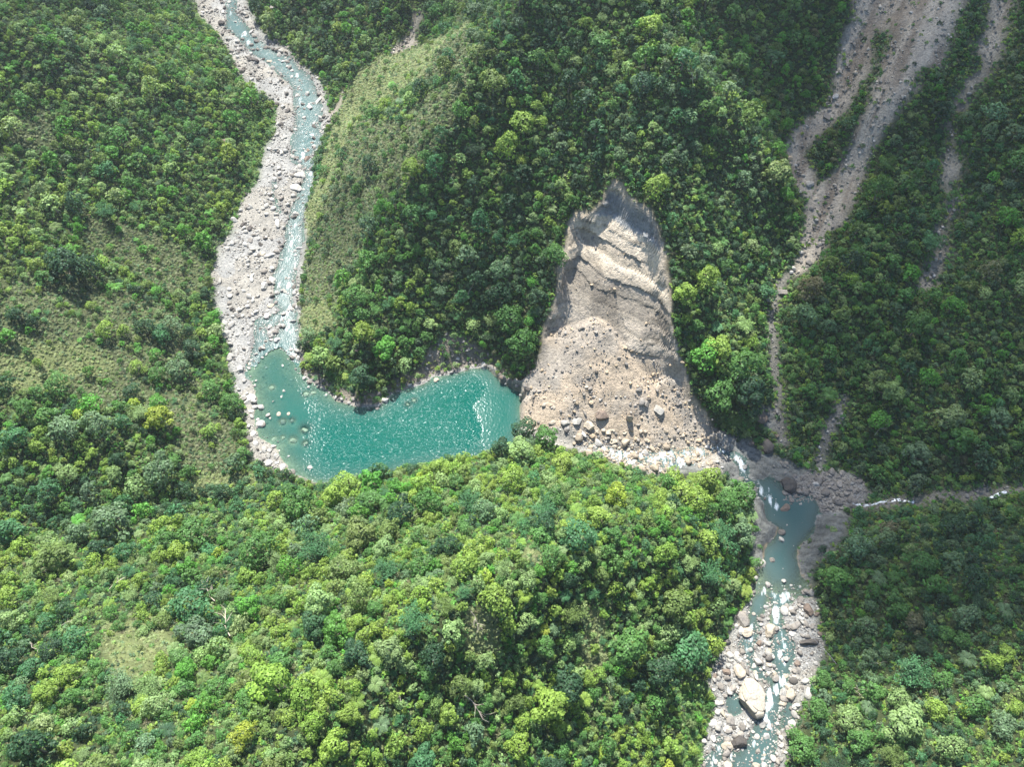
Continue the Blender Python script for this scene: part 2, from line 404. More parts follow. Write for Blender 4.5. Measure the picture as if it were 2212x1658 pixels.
# ------------------------------------------------------------------ single boulders: place and radius in crop units, colour, build
# colours: w near white, l light, t tan, o orange tan, g grey, k dark, b brown; builds: r round, f flat slab, a angular, T upright slab, e elongated, s just under water
RK = {
 'A': [(415,195,42,'k','a'),(700,515,42,'k','r'),(820,520,33,'t','f'),(1240,860,46,'w','e'),(1160,920,36,'w','r'),(1195,885,20,'g','r'),(970,950,22,'k','r'),(920,1060,30,'k','a'),(1145,1350,40,'b','a'),
       (1080,1485,58,'w','f'),(1045,1600,66,'w','f'),(1150,1285,26,'b','a'),(1200,1262,32,'g','a'),(1188,1218,22,'b','a'),(690,310,30,'g','a'),(1010,660,24,'l','a'),(1060,810,20,'w','r'),(1020,1340,22,'l','r'),
       (1120,1440,22,'g','a'),(880,890,32,'k','a'),(790,880,26,'k','a'),(722,872,24,'k','r'),(722,680,24,'k','a'),(550,665,22,'k','a'),(870,345,26,'g','a'),(420,1205,48,'b','f'),(1255,1120,20,'l','r'),
       (1030,1290,24,'l','a'),(650,510,24,'k','a'),(600,580,20,'k','r'),(845,60,34,'g','f'),(1225,665,24,'l','a'),(770,790,20,'g','r'),(1215,980,18,'l','r'),(330,95,20,'g','a'),(440,240,20,'k','r'),(600,290,18,'g','a'),
       (770,505,22,'k','a'),(480,20,24,'l','r'),(410,20,22,'g','a'),(560,430,22,'g','a'),(905,515,18,'w','a'),(1050,1080,18,'l','a')],
 'B': [(620,180,24,'k','a'),(750,180,28,'g','f'),(605,440,38,'k','a'),(655,475,32,'k','r'),(617,505,18,'w','r'),(690,530,26,'g','a'),(660,575,34,'g','f'),(725,565,22,'w','r'),(890,430,62,'w','e'),(760,685,34,'t','f'),
       (820,705,50,'w','e'),(778,965,50,'w','a'),(843,905,40,'w','f'),(885,1020,34,'l','r'),(680,1088,26,'w','a'),(800,1225,40,'w','r'),(832,1130,36,'t','f'),(893,1425,40,'w','r'),(550,1215,22,'g','r'),(590,1215,22,'l','r'),
       (685,1200,28,'w','f'),(443,1285,32,'w','a'),(550,1380,24,'w','r'),(640,1380,24,'l','f'),(643,1450,19,'w','r'),(960,900,22,'l','a'),(1035,1005,22,'l','r'),(1050,1140,24,'w','r'),(1020,925,22,'g','a'),(983,1255,17,'w','r'),
       (1080,640,34,'w','e'),(1045,702,22,'w','r'),(1040,815,22,'l','a'),(485,1050,34,'w','a'),(480,990,26,'w','r'),(605,1005,24,'w','a'),(675,880,36,'w','e'),(1285,1425,38,'b','a'),(1285,1610,24,'g','r'),(2095,1545,24,'g','a'),
       (1010,1510,26,'l','r'),(1035,1560,28,'w','r'),(865,1195,22,'l','a'),(945,1195,24,'l','a'),(1045,375,18,'t','r'),(800,1170,22,'l','f'),(1565,1510,30,'b','f'),(1145,1450,26,'b','a'),(400,905,20,'g','a')],
 'L': [(295,285,37,'w','a'),(490,405,22,'t','s'),(572,432,15,'l','r'),(557,470,15,'w','a'),(710,445,23,'t','s'),(757,435,23,'t','s'),(838,455,14,'w','r'),(730,372,26,'g','a'),(782,372,22,'g','a'),(540,583,22,'t','r'),
       (605,585,17,'t','r'),(560,622,24,'g','s'),(620,615,16,'g','s'),(423,640,38,'w','r'),(403,610,15,'w','r'),(700,672,26,'t','s'),(625,743,27,'t','s'),(505,737,26,'t','s'),(560,725,18,'t','s'),(502,785,23,'l','r'),
       (520,847,25,'l','r'),(705,760,19,'t','s'),(740,922,22,'l','r'),(350,480,50,'w','f'),(360,555,24,'w','f'),(1218,490,34,'w','a'),(1177,515,15,'w','r'),(1375,388,16,'w','r'),(1548,360,28,'t','r'),(1360,512,14,'t','s'),
       (1680,222,19,'w','a'),(1435,190,19,'g','a'),(350,255,15,'t','r'),(348,283,15,'l','r'),(642,200,23,'w','r'),(615,165,17,'w','r'),(1400,487,14,'t','s'),(455,275,13,'l','s'),(562,270,12,'w','r'),(430,560,15,'g','s'),
       (485,605,13,'l','r'),(1180,440,26,'g','a'),(1010,480,22,'g','a'),(1080,470,26,'g','a'),(925,470,20,'k','a'),(1290,400,20,'l','a'),(1500,200,16,'l','a'),(1600,190,14,'l','r'),(1560,130,14,'l','a'),(190,320,34,'k','f'),
       (370,700,30,'w','f'),(390,760,28,'w','f'),(470,885,34,'w','f'),(560,915,30,'w','f'),(1960,340,22,'b','a'),(2110,400,26,'g','a'),(2060,395,22,'g','a')],
 'C': [(540,595,56,'t','a'),(632,600,46,'o','a'),(700,640,46,'t','a'),(870,885,84,'l','a'),(1060,860,118,'l','f'),(1262,925,122,'t','a'),(1140,1042,92,'w','e'),(1310,1090,72,'o','a'),(1450,780,140,'b','a'),(1570,1030,72,'t','a'),
       (1480,1000,50,'t','a'),(1180,720,52,'g','e'),(1640,1180,82,'t','f'),(1655,1265,60,'t','a'),(1880,1310,52,'t','a'),(1960,1380,60,'o','a'),(2130,1390,42,'o','a'),(1215,305,46,'t','f'),(1040,555,62,'o','a'),(1895,850,118,'t','T'),
       (1915,575,42,'g','a'),(1825,470,30,'l','a'),(1882,472,26,'b','r'),(2090,545,92,'g','a'),(2040,350,72,'g','a'),(2075,1212,42,'t','a'),(1400,1105,36,'g','a'),(285,350,62,'k','a'),(385,385,50,'g','a'),(1820,1040,44,'t','f'),
       (1740,1130,40,'t','a'),(1540,1130,44,'t','f'),(1380,1030,50,'t','a'),(800,690,40,'g','a'),(1290,560,54,'o','a'),(2180,1330,36,'t','a'),(685,140,36,'l','a'),(840,170,26,'t','a'),(945,380,22,'l','a'),(1345,465,22,'w','a'),
       (1430,510,34,'l','f'),(680,870,60,'t','f'),(2170,1160,44,'t','a'),(1640,1000,36,'t','a')],
 'J': [(430,600,112,'l','a'),(250,520,70,'g','a'),(590,1042,56,'t','f'),(1008,1032,52,'o','a'),(850,1062,42,'o','a'),(980,570,36,'g','r'),(1130,1005,20,'t','a'),(380,1190,38,'t','a'),(180,1180,42,'t','a'),(232,1232,38,'o','r'),
       (562,1235,42,'o','a'),(700,1262,30,'o','a'),(1860,715,130,'b','r'),(1960,1110,150,'k','a'),(2112,958,46,'b','a'),(1750,1072,46,'g','f'),(705,885,52,'g','f'),(790,962,42,'t','a'),(520,1140,40,'t','a'),(1008,640,32,'t','a'),
       (285,1032,42,'o','a'),(110,1010,40,'o','a'),(60,1110,34,'t','a'),(450,1100,34,'t','a'),(640,1130,30,'t','a'),(760,1140,28,'g','a'),(140,1210,34,'b','a'),(930,900,26,'t','a'),(1200,730,34,'g','f'),(1600,860,24,'g','r')],
 'R': [(735,465,66,'k','r'),(712,608,42,'b','f'),(812,587,17,'l','a'),(910,460,27,'w','a'),(770,412,22,'g','r'),(930,370,16,'w','a'),(692,332,22,'g','r'),(722,330,26,'g','a'),(800,332,15,'g','a'),(1140,452,22,'l','r'),(1072,562,17,'g','r'),
       (860,330,16,'g','a'),(945,440,20,'k','a'),(1010,480,16,'g','r'),(1110,520,18,'g','a'),(960,520,18,'g','a'),(1040,420,16,'g','a'),(860,470,16,'g','r'),(1150,500,16,'g','a'),(930,230,14,'w','a'),(980,130,12,'w','a'),(880,370,16,'g','r'),
       (505,205,22,'b','a'),(570,960,36,'l','a'),(690,190,12,'l','a'),(700,110,11,'g','a'),(940,300,12,'l','a')],
 'D': [(600,660,60,'w','f'),(625,800,76,'t','r'),(512,1472,66,'t','r'),(612,1440,84,'k','a'),(860,1385,40,'w','r'),(1255,530,86,'k','e'),(1170,150,44,'g','r'),(1090,232,36,'l','r'),(945,177,26,'l','r'),(1245,240,66,'b','a'),
       (1322,275,36,'b','a'),(1147,367,38,'g','r'),(895,432,80,'t','a'),(645,330,82,'g','r'),(685,445,66,'t','r'),(800,540,42,'b','a'),(885,620,48,'t','a'),(770,660,40,'l','e'),(890,735,30,'t','r'),(1148,720,38,'b','r'),
       (950,862,42,'g','r'),(935,817,32,'t','r'),(1040,832,38,'t','f'),(1092,1010,70,'t','a'),(1010,1080,48,'t','a'),(1010,990,44,'l','f'),(995,1140,24,'l','r'),(472,1180,50,'t','e'),(450,1082,34,'t','r'),(540,970,56,'w','f'),
       (505,800,46,'b','a'),(400,832,32,'b','a'),(765,802,24,'t','r'),(1062,935,38,'t','a'),(925,1585,42,'w','r'),(770,1645,44,'t','r'),(780,1530,28,'l','r'),(840,1552,24,'t','r'),(962,1268,24,'w','r'),(980,1217,20,'l','r'),
       (976,1345,26,'l','a'),(1000,1465,30,'w','r'),(1350,450,34,'b','r'),(900,240,20,'g','r'),(882,322,22,'l','r'),(1210,372,28,'g','r'),(1140,422,24,'l','r'),(1102,452,40,'w','f'),(1062,390,38,'g','a'),(540,690,32,'l','r'),
       (687,700,18,'w','r'),(640,682,15,'w','r'),(500,1312,42,'w','f'),(522,1250,22,'w','r'),(700,1290,24,'l','r'),(742,1342,24,'w','r'),(1205,85,34,'g','r'),(1370,347,24,'b','r'),(1145,245,20,'l','r'),(1230,300,26,'g','r'),
       (1130,850,44,'l','f'),(380,1260,56,'w','f'),(1280,390,30,'g','r'),(1190,470,22,'g','r'),(800,590,22,'l','r'),(1085,780,24,'w','r'),(860,250,16,'l','a'),(960,1540,22,'l','r'),(1100,1240,18,'l','r'),(1095,1300,22,'l','r'),
       (380,1400,44,'w','f'),(700,1240,22,'w','a'),(1120,1120,34,'w','a'),(440,1640,28,'l','r'),(520,1640,50,'t','f')],
 'T': [(425,530,26,'w','r'),(840,68,15,'w','r'),(385,640,38,'g','f'),(175,868,24,'o','a'),(270,695,16,'l','a'),(285,1008,34,'l','r'),(318,1090,24,'t','a'),(293,1140,19,'g','a'),(205,905,17,'l','a'),(240,1385,21,'l','a'),
       (283,1440,28,'g','a'),(240,1432,17,'g','a'),(200,1470,17,'l','r'),(325,1205,17,'l','a'),(348,1335,17,'l','f'),(450,390,19,'t','r'),(540,400,18,'t','r'),(968,1510,13,'w','r'),(135,1600,34,'g','a'),(60,1640,24,'g','a'),
       (230,1050,20,'l','a'),(270,1080,16,'g','a'),(440,570,18,'l','f'),(245,800,14,'g','a'),(185,1490,16,'w','a'),(525,100,14,'g','r'),(470,270,12,'l','r'),(885,225,12,'l','r'),(640,770,12,'w','f'),(365,1160,12,'g','a')]}
BIGROCK = conv('D', [(752, 1025, 150)])[0]
ROCKS = []          # frame u, v, radius in frame units, colour, build
for key, lst in RK.items():
    s_ = conv(key, [(1, 0)])[0][0] - conv(key, [(0, 0)])[0][0]
    for (a, b_, r_, c_, k_) in lst:
        u_, v_ = conv(key, [(a, b_)])[0]
        ROCKS.append((u_, v_, r_ * s_, c_, k_))
ROCKS = [r for r in ROCKS if not (r[4] == 'r' and math.hypot(r[0] - BIGROCK[0], r[1] - BIGROCK[1]) < 15)]
# ------------------------------------------------------------------ what covers the ground
def GP(pts):
    return to_ground(pts, h_ground)

REG = {}
REG['scrub'] = [GP(conv('W', [(-300, 420), (0, 400), (400, 300), (900, 350), (1000, 480), (800, 560), (900, 700), (1050, 850), (1400, 830), (1600, 1150), (1750, 1330), (1500, 1530), (1200, 1350),
                              (1150, 1050), (850, 980), (650, 1050), (450, 900), (300, 850), (0, 900), (-300, 950)])),
                GP([(760, 260), (820, 240), (900, 190), (1010, 150), (1020, -60), (960, -80), (985, 40), (930, 150), (860, 200), (790, 240), (735, 300), (700, 400), (672, 480), (680, 560),
                    (720, 610), (770, 560), (800, 480), (850, 400), (930, 300)]),
                GP([(-60, 640), (60, 590), (180, 600), (300, 640), (400, 690), (430, 760), (390, 830), (250, 800), (140, 800), (-60, 760)]),
                GP([(190, 470), (330, 500), (440, 560), (450, 640), (380, 640), (260, 580), (170, 520)]), GP([(20, 250), (110, 240), (150, 300), (90, 340), (10, 320)]),
                GP([(880, 240), (960, 180), (1020, 170), (990, 260), (900, 380), (850, 420)]), GP([(660, 560), (700, 540), (740, 640), (700, 700), (655, 700)])]
REG['pale'] = [GP([(1010, 0), (1000, 60), (930, 80), (880, 110), (820, 120), (770, 160), (735, 240), (706, 310), (690, 380), (662, 450), (656, 530), (676, 500), (700, 430), (735, 330), (775, 260), (850, 205), (920, 165), (950, 100), (1020, 60)]),
               GP([(0, 760), (90, 740), (200, 745), (260, 790), (160, 830), (60, 850), (0, 840)]),
               GP([(440, 1020), (540, 1020), (570, 1035), (500, 1050), (400, 1060)]),
               GP([(258, 1330), (355, 1332), (384, 1401), (332, 1426), (304, 1477), (254, 1452), (216, 1414), (228, 1350)]),
               GP([(1000, 1305), (1060, 1310), (1085, 1400), (1040, 1425), (1000, 1380)]), GP([(1255, 1321), (1300, 1330), (1310, 1440), (1262, 1450)]),
               GP([(1130, 1180), (1180, 1190), (1170, 1230), (1120, 1215)]), GP([(650, 660), (700, 650), (735, 690), (690, 720), (652, 730)])]
REG['grass'] = [GP([(533, 228), (600, 240), (590, 300), (560, 345), (552, 400), (520, 430), (500, 500), (478, 520), (500, 440), (530, 380), (524, 300)]),
                GP([(1462, 1475), (1528, 1475), (1545, 1540), (1522, 1590), (1514, 1700), (1450, 1700), (1468, 1600)]),
                GP([(1540, 900), (1590, 900), (1640, 930), (1600, 950), (1565, 930)]), GP([(1752, 990), (1800, 1000), (1850, 1030), (1800, 1025), (1760, 1015)]),
                GP([(720, 790), (760, 800), (780, 840), (740, 850), (700, 820)])]
REG['slide'] = [GP(conv('T', [(500, -200), (510, 0), (540, 80), (470, 160), (430, 300), (410, 480), (370, 570), (280, 640), (180, 740), (150, 830), (180, 930), (210, 1040), (265, 1070), (262, 1150), (285, 1210),
                              (250, 1260), (240, 1350), (170, 1480), (190, 1510), (290, 1470), (340, 1400), (370, 1320), (380, 1270), (470, 1220), (530, 1120), (600, 960), (620, 850),
                              (690, 700), (780, 580), (870, 460), (860, 380), (1000, 350), (1050, 200), (1140, 0), (1180, -200)])),
                GP(conv('T', [(1270, -200), (1270, 0), (1270, 150), (1210, 250), (1220, 370), (1150, 440), (1090, 560), (1100, 620), (1140, 600), (1180, 480), (1260, 430), (1310, 300), (1360, 150), (1380, 0), (1400, -200)])),
                GP(conv('T', [(1050, 690), (1080, 720), (1090, 840), (1130, 900), (1100, 990), (1060, 1010), (1080, 1100), (1050, 1250), (1030, 1230), (1040, 1100), (1010, 980), (1030, 870), (1060, 800)])),
                GP(conv('T', [(990, 1200), (1020, 1250), (1030, 1400), (1000, 1500), (950, 1580), (890, 1590), (880, 1550), (950, 1450), (960, 1350)])),
                GP([(850, 118), (905, 92), (898, 70), (915, 20), (900, 20), (882, 80), (845, 108)]), GP([(712, 250), (732, 215), (748, 190), (742, 215), (722, 255)])]
REG['island'] = [GP(conv('T', [(640, 170), (740, 160), (730, 250), (690, 330), (700, 380), (640, 470), (600, 560), (520, 750), (470, 860), (420, 960), (330, 1030), (300, 940), (250, 820), (340, 740),
                               (440, 640), (500, 590), (560, 500), (620, 390), (630, 280)]))]
REG['shore'] = [GP(conv('L', [(690, 340), (800, 350), (900, 410), (1050, 440), (1190, 430), (1300, 330), (1430, 300), (1460, 170), (1560, 90), (1750, 80), (1850, 180), (1950, 270), (2010, 330),
                              (2090, 430), (1960, 380), (1880, 290), (1530, 340), (1280, 450), (1170, 530), (900, 490), (680, 330)]))]
REG['bedrock'] = [GP([(1560, 935), (1610, 950), (1650, 975), (1690, 985), (1740, 1020), (1700, 1060), (1672, 1080), (1650, 1060), (1625, 1040), (1612, 1010), (1595, 985)]),
                  GP([(1560, 1000), (1590, 998), (1600, 1020), (1600, 1045), (1575, 1040)]),
                  GP(conv('R', [(900, 640), (1030, 640), (1110, 620), (1160, 680), (1100, 760), (1060, 850), (960, 900), (880, 1000), (885, 1120), (800, 1020), (780, 880), (890, 740)])),
                  GP(conv('R', [(520, 550), (580, 560), (620, 690), (700, 740), (620, 830), (590, 900), (600, 1000), (540, 1000), (520, 880), (490, 760), (500, 640)])),
                  GP([(1636, 880), (1676, 880), (1680, 925), (1650, 930)]), GP([(1445, 1000), (1500, 1000), (1530, 1030), (1440, 1035)])]
GULLY = [(np.array([at_z(u, v, 0) for u, v in []]).reshape(-1, 2), 0)]
def sub_line(g, i0, i1, w):
    return (g[i0:i1, :2], w)
STRIPS = [sub_line(G_SLIDE, 1, 5, 2.2), sub_line(G_EAST, 0, 3, 2.3), sub_line(G_TRIB, 0, 5, 2.2), sub_line(G_SIDE, 0, 1, 0)]
COVER = np.zeros(GX.shape, int)
code = dict(scrub=1, pale=2, grass=6, slide=5, island=0, shore=7, bedrock=8)
wx = GX + 2.2 * fbm(GX, GY, 9, 3, 91); wy = GY + 2.2 * fbm(GX, GY, 9, 3, 92)
def stamp(poly, val):
    lo = poly.min(0) - 5; hi = poly.max(0) + 5
    i0, i1 = np.searchsorted(gx, [lo[0], hi[0]]); j0, j1 = np.searchsorted(gy, [lo[1], hi[1]])
    s = (slice(j0, j1), slice(i0, i1))
    COVER[s] = np.where(inside(wx[s], wy[s], poly), val, COVER[s])
for nm in ('scrub', 'pale', 'grass', 'slide', 'island', 'shore', 'bedrock'):
    for p in REG[nm]:
        stamp(p, code[nm])
for L, w in STRIPS:
    if len(L) > 1:
        d, _ = seg_dist(wx, wy, np.column_stack([L, np.zeros(len(L))]))
        COVER[d < w] = 9
near_lake = (LSD < 5) & (GY > 200)
COVER[near_lake & (COVER == 0)] = 7
COVER[(SDB < .8) & (COVER != 8)] = 3
COVER[(SDB < 0) & (sds > 3) & (COVER == 8) & (SDB > -99)] = 8
COVER[sds < 0] = 4

def cover_at(x, y):
    i = np.clip(((np.asarray(x) - X0) / GS + .5).astype(int), 0, len(gx) - 1); j = np.clip(((np.asarray(y) - Y0) / GS + .5).astype(int), 0, len(gy) - 1)
    return COVER[j, i]

# ------------------------------------------------------------------ materials
def new_mat(name):
    m = bpy.data.materials.new(name)
    m.use_nodes = True
    nt = m.node_tree
    return m, nt, nt.nodes["Principled BSDF"]

def N(nt, typ, **kw):
    n = nt.nodes.new(typ)
    for k, v in kw.items():
        if k in n.inputs.keys() if isinstance(k, str) else False:
            n.inputs[k].default_value = v
        else:
            setattr(n, k, v)
    return n

def noise(nt, scale, detail=4, rough=.6, vec=None):
    n = nt.nodes.new("ShaderNodeTexNoise")
    n.inputs['Scale'].default_value = scale; n.inputs['Detail'].default_value = detail; n.inputs['Roughness'].default_value = rough
    if vec is not None: nt.links.new(vec, n.inputs['Vector'])
    return n

def ramp(nt, fac, stops):
    r = nt.nodes.new("ShaderNodeValToRGB")
    el = r.color_ramp.elements
    el[0].position, el[0].color = stops[0][0], (*stops[0][1], 1)
    el[1].position, el[1].color = stops[-1][0], (*stops[-1][1], 1)
    for p, c in stops[1:-1]:
        e = el.new(p); e.color = (*c, 1)
    nt.links.new(fac, r.inputs[0])
    return r

def mul(nt, a, b, fac=1.0, mode='MULTIPLY'):
    m = nt.nodes.new("ShaderNodeMix"); m.data_type = 'RGBA'; m.blend_type = mode
    m.inputs[0].default_value = fac
    nt.links.new(a, m.inputs[6]); nt.links.new(b, m.inputs[7])
    return m.outputs[2]

def math_n(nt, op, a, b=None, c=None):
    m = nt.nodes.new("ShaderNodeMath"); m.operation = op
    for i, q in enumerate((a, b, c)):
        if q is None: continue
        if isinstance(q, (int, float)): m.inputs[i].default_value = q
        else: nt.links.new(q, m.inputs[i])
    return m.outputs[0]

# ground: soil, gravel, rock - the colour of each kind of ground comes with the mesh
M_GROUND, nt, bs = new_mat("ground_cover")
tc = nt.nodes.new("ShaderNodeTexCoord")
at = nt.nodes.new("ShaderNodeAttribute"); at.attribute_name = "soil"
n1 = noise(nt, .11, 6, .65, tc.outputs['Object']); n2 = noise(nt, .9, 5, .7, tc.outputs['Object']); n3 = noise(nt, 3.2, 3, .7, tc.outputs['Object'])
r1 = ramp(nt, n1.outputs[0], [(.3, (.72, .72, .72)), (.7, (1.25, 1.22, 1.18))])
r2 = ramp(nt, n2.outputs[0], [(.3, (.6, .6, .62)), (.5, (1.0, 1.0, 1.0)), (.72, (1.35, 1.32, 1.28))])
c = mul(nt, mul(nt, at.outputs['Color'], r1.outputs[0]), r2.outputs[0])
nt.links.new(c, bs.inputs['Base Color'])
bs.inputs['Roughness'].default_value = .95
bs.inputs['Specular IOR Level'].default_value = .15
hsum = math_n(nt, 'ADD', math_n(nt, 'MULTIPLY', n2.outputs[0], 1.0), math_n(nt, 'MULTIPLY', n3.outputs[0], .35))
bp = nt.nodes.new("ShaderNodeBump"); bp.inputs['Strength'].default_value = .8; bp.inputs['Distance'].default_value = 1.2
nt.links.new(hsum, bp.inputs['Height']); nt.links.new(bp.outputs[0], bs.inputs['Normal'])

# foliage and stones: "tint" per plant or stone, "shade" varies from leaf to leaf
def tint_node(nt):
    t = nt.nodes.new("ShaderNodeAttribute"); t.attribute_type = 'INSTANCER'; t.attribute_name = 'tint'
    return t.outputs['Color']

def leaf_material(name, transl=.3):
    m, nt, bs = new_mat(name)
    var = nt.nodes.new("ShaderNodeAttribute"); var.attribute_name = 'shade'
    col = mul(nt, tint_node(nt), var.outputs['Color'])
    nt.links.new(col, bs.inputs['Base Color'])
    bs.inputs['Roughness'].default_value = .55
    bs.inputs['Specular IOR Level'].default_value = .25
    tr = nt.nodes.new("ShaderNodeBsdfTranslucent")
    warm = nt.nodes.new("ShaderNodeRGB"); warm.outputs[0].default_value = (1.25, 1.3, .45, 1)
    nt.links.new(mul(nt, col, warm.outputs[0]), tr.inputs[0])
    mx = nt.nodes.new("ShaderNodeMixShader"); mx.inputs[0].default_value = transl
    nt.links.new(bs.outputs[0], mx.inputs[1]); nt.links.new(tr.outputs[0], mx.inputs[2])
    nt.links.new(mx.outputs[0], nt.nodes["Material Output"].inputs['Surface'])
    return m
M_LEAF = leaf_material("leaves")

M_BARK, nt, bs = new_mat("bark")
tc = nt.nodes.new("ShaderNodeTexCoord")
n1 = noise(nt, 3, 5, .6, tc.outputs['Object'])
r = ramp(nt, n1.outputs[0], [(.3, (.09, .07, .05)), (.7, (.26, .22, .17))])
nt.links.new(r.outputs[0], bs.inputs['Base Color']); bs.inputs['Roughness'].default_value = .9

M_DEAD, nt, bs = new_mat("bleached_wood")
tc = nt.nodes.new("ShaderNodeTexCoord")
n1 = noise(nt, 2, 5, .6, tc.outputs['Object'])
r = ramp(nt, n1.outputs[0], [(.3, (.24, .2, .15)), (.7, (.46, .4, .32))])
nt.links.new(r.outputs[0], bs.inputs['Base Color']); bs.inputs['Roughness'].default_value = .85

M_STONE, nt, bs = new_mat("river_rock")
tc = nt.nodes.new("ShaderNodeTexCoord")
geo = nt.nodes.new("ShaderNodeNewGeometry")
n1 = noise(nt, .45, 6, .7, geo.outputs['Position']); n2 = noise(nt, 2.6, 5, .7, geo.outputs['Position'])
r1 = ramp(nt, n1.outputs[0], [(.3, (.66, .66, .68)), (.5, (1, .98, .95)), (.72, (1.2, 1.15, 1.05))])
r2 = ramp(nt, n2.outputs[0], [(.3, (.7, .7, .7)), (.7, (1.2, 1.2, 1.2))])
c = mul(nt, mul(nt, tint_node(nt), r1.outputs[0]), r2.outputs[0])
vo = nt.nodes.new("ShaderNodeTexVoronoi"); vo.feature = 'DISTANCE_TO_EDGE'; vo.inputs['Scale'].default_value = .28
wv = nt.nodes.new("ShaderNodeMix"); wv.data_type = 'RGBA'; wv.inputs[0].default_value = .35
nt.links.new(geo.outputs['Position'], wv.inputs[6]); nt.links.new(n1.outputs['Color'], wv.inputs[7])
nt.links.new(geo.outputs['Position'], vo.inputs['Vector'])
rc = ramp(nt, vo.outputs['Distance'], [(.0, (.45, .43, .4)), (.02, (1, 1, 1))])
nt.links.new(mul(nt, c, rc.outputs[0], .6), bs.inputs['Base Color'])
bs.inputs['Roughness'].default_value = .9; bs.inputs['Specular IOR Level'].default_value = .2
bp = nt.nodes.new("ShaderNodeBump"); bp.inputs['Strength'].default_value = .55; bp.inputs['Distance'].default_value = .5
nt.links.new(n2.outputs[0], bp.inputs['Height']); nt.links.new(bp.outputs[0], bs.inputs['Normal'])

def water_material(name, shallow, deep, rough, wave, wave_amp, foamy, k=.8):
    m, nt, bs = new_mat(name)
    tc = nt.nodes.new("ShaderNodeTexCoord")
    P = tc.outputs['Object']
    dp = nt.nodes.new("ShaderNodeAttribute"); dp.attribute_name = 'depth'
    fo = nt.nodes.new("ShaderNodeAttribute"); fo.attribute_name = 'foam'
    big = noise(nt, .03, 3, .5, P)
    f = math_n(nt, 'SUBTRACT', 1.0, math_n(nt, 'POWER', 2.718, math_n(nt, 'MULTIPLY', dp.outputs['Fac'], -k)))
    fd = math_n(nt, 'MINIMUM', math_n(nt, 'MULTIPLY', dp.outputs['Fac'], math_n(nt, 'ADD', .16, math_n(nt, 'MULTIPLY', big.outputs[0], .16))), 1.0)
    cr = ramp(nt, fd, [(.0, shallow), (.9, deep)])
    w1 = noise(nt, wave, 1.6, .5, P); w1.inputs['Distortion'].default_value = .4
    mp = nt.nodes.new('ShaderNodeMapping'); mp.inputs['Scale'].default_value = (1.5, .6, 1); nt.links.new(P, mp.inputs['Vector'])
    stn = noise(nt, 1.3, 6, .75, mp.outputs[0]).outputs[0]
    ff = math_n(nt, 'ADD', math_n(nt, 'MULTIPLY', fo.outputs['Fac'], 1.7), math_n(nt, 'MULTIPLY', math_n(nt, 'SUBTRACT', stn, .5), 3.4))
    ff = math_n(nt, 'MULTIPLY', math_n(nt, 'MAXIMUM', math_n(nt, 'SUBTRACT', ff, .45), 0.0), .8)
    ff = math_n(nt, 'MULTIPLY', math_n(nt, 'MINIMUM', ff, 1.0), math_n(nt, 'MINIMUM', math_n(nt, 'MULTIPLY', fo.outputs['Fac'], 2.6), 1.0))
    white = nt.nodes.new("ShaderNodeRGB"); white.outputs[0].default_value = (.6, .65, .65, 1)
    mc = nt.nodes.new("ShaderNodeMix"); mc.data_type = 'RGBA'
    nt.links.new(ff, mc.inputs[0]); nt.links.new(cr.outputs[0], mc.inputs[6]); nt.links.new(white.outputs[0], mc.inputs[7])
    nt.links.new(mc.outputs[2], bs.inputs['Base Color'])
    bs.inputs['Roughness'].default_value = rough; bs.inputs['IOR'].default_value = 1.33
    bs.inputs['Specular IOR Level'].default_value = .32 if not foamy else .25
    rp = nt.nodes.new("ShaderNodeAttribute"); rp.attribute_name = 'ripple'
    bp = nt.nodes.new("ShaderNodeBump"); bp.inputs['Strength'].default_value = 1
    bp.inputs['Distance'].default_value = wave_amp
    nt.links.new(rp.outputs['Fac'], bp.inputs['Strength'])
    nt.links.new(w1.outputs[0], bp.inputs['Height']); nt.links.new(bp.outputs[0], bs.inputs['Normal'])
    tr = nt.nodes.new("ShaderNodeBsdfTransparent"); tr.inputs[0].default_value = (.72, .9, .86, 1)
    al = math_n(nt, 'MAXIMUM', f, ff)
    mx = nt.nodes.new("ShaderNodeMixShader")
    nt.links.new(al, mx.inputs[0]); nt.links.new(tr.outputs[0], mx.inputs[1]); nt.links.new(bs.outputs[0], mx.inputs[2])
    nt.links.new(mx.outputs[0], nt.nodes["Material Output"].inputs['Surface'])
    return m
M_LAKE = water_material("lake_water", (.032, .11, .09), (.0, .07, .052), .075, .8, .6, False, .8)
M_RIVER = water_material("river_water", (.07, .105, .095), (.035, .085, .082), .2, 1.4, .16, True, 2.2)

# ------------------------------------------------------------------ mesh helpers
def mesh_from(name, co, faces, mats=(), attrs=None, smooth=False, midx=None):
    """faces: (n, 3) or (n, 4) array"""
    me = bpy.data.meshes.new(name)
    co = np.asarray(co, np.float32); faces = np.asarray(faces, np.int32)
    me.vertices.add(len(co)); me.vertices.foreach_set('co', co.ravel())
    me.loops.add(faces.size); me.loops.foreach_set('vertex_index', faces.ravel())
    me.polygons.add(len(faces)); me.polygons.foreach_set('loop_start', np.arange(0, faces.size, faces.shape[1], dtype=np.int32))
    if smooth: me.polygons.foreach_set('use_smooth', np.ones(len(faces), bool))
    for mt in mats: me.materials.append(mt)
    if midx is not None: me.polygons.foreach_set('material_index', np.asarray(midx, np.int32))
    for k, (typ, dom, data) in (attrs or {}).items():
        a = me.attributes.new(k, typ, dom)
        key = {'FLOAT': 'value', 'INT': 'value', 'FLOAT_VECTOR': 'vector', 'FLOAT_COLOR': 'color'}[typ]
        a.data.foreach_set(key, np.ascontiguousarray(data).ravel())
    me.update()
    return me

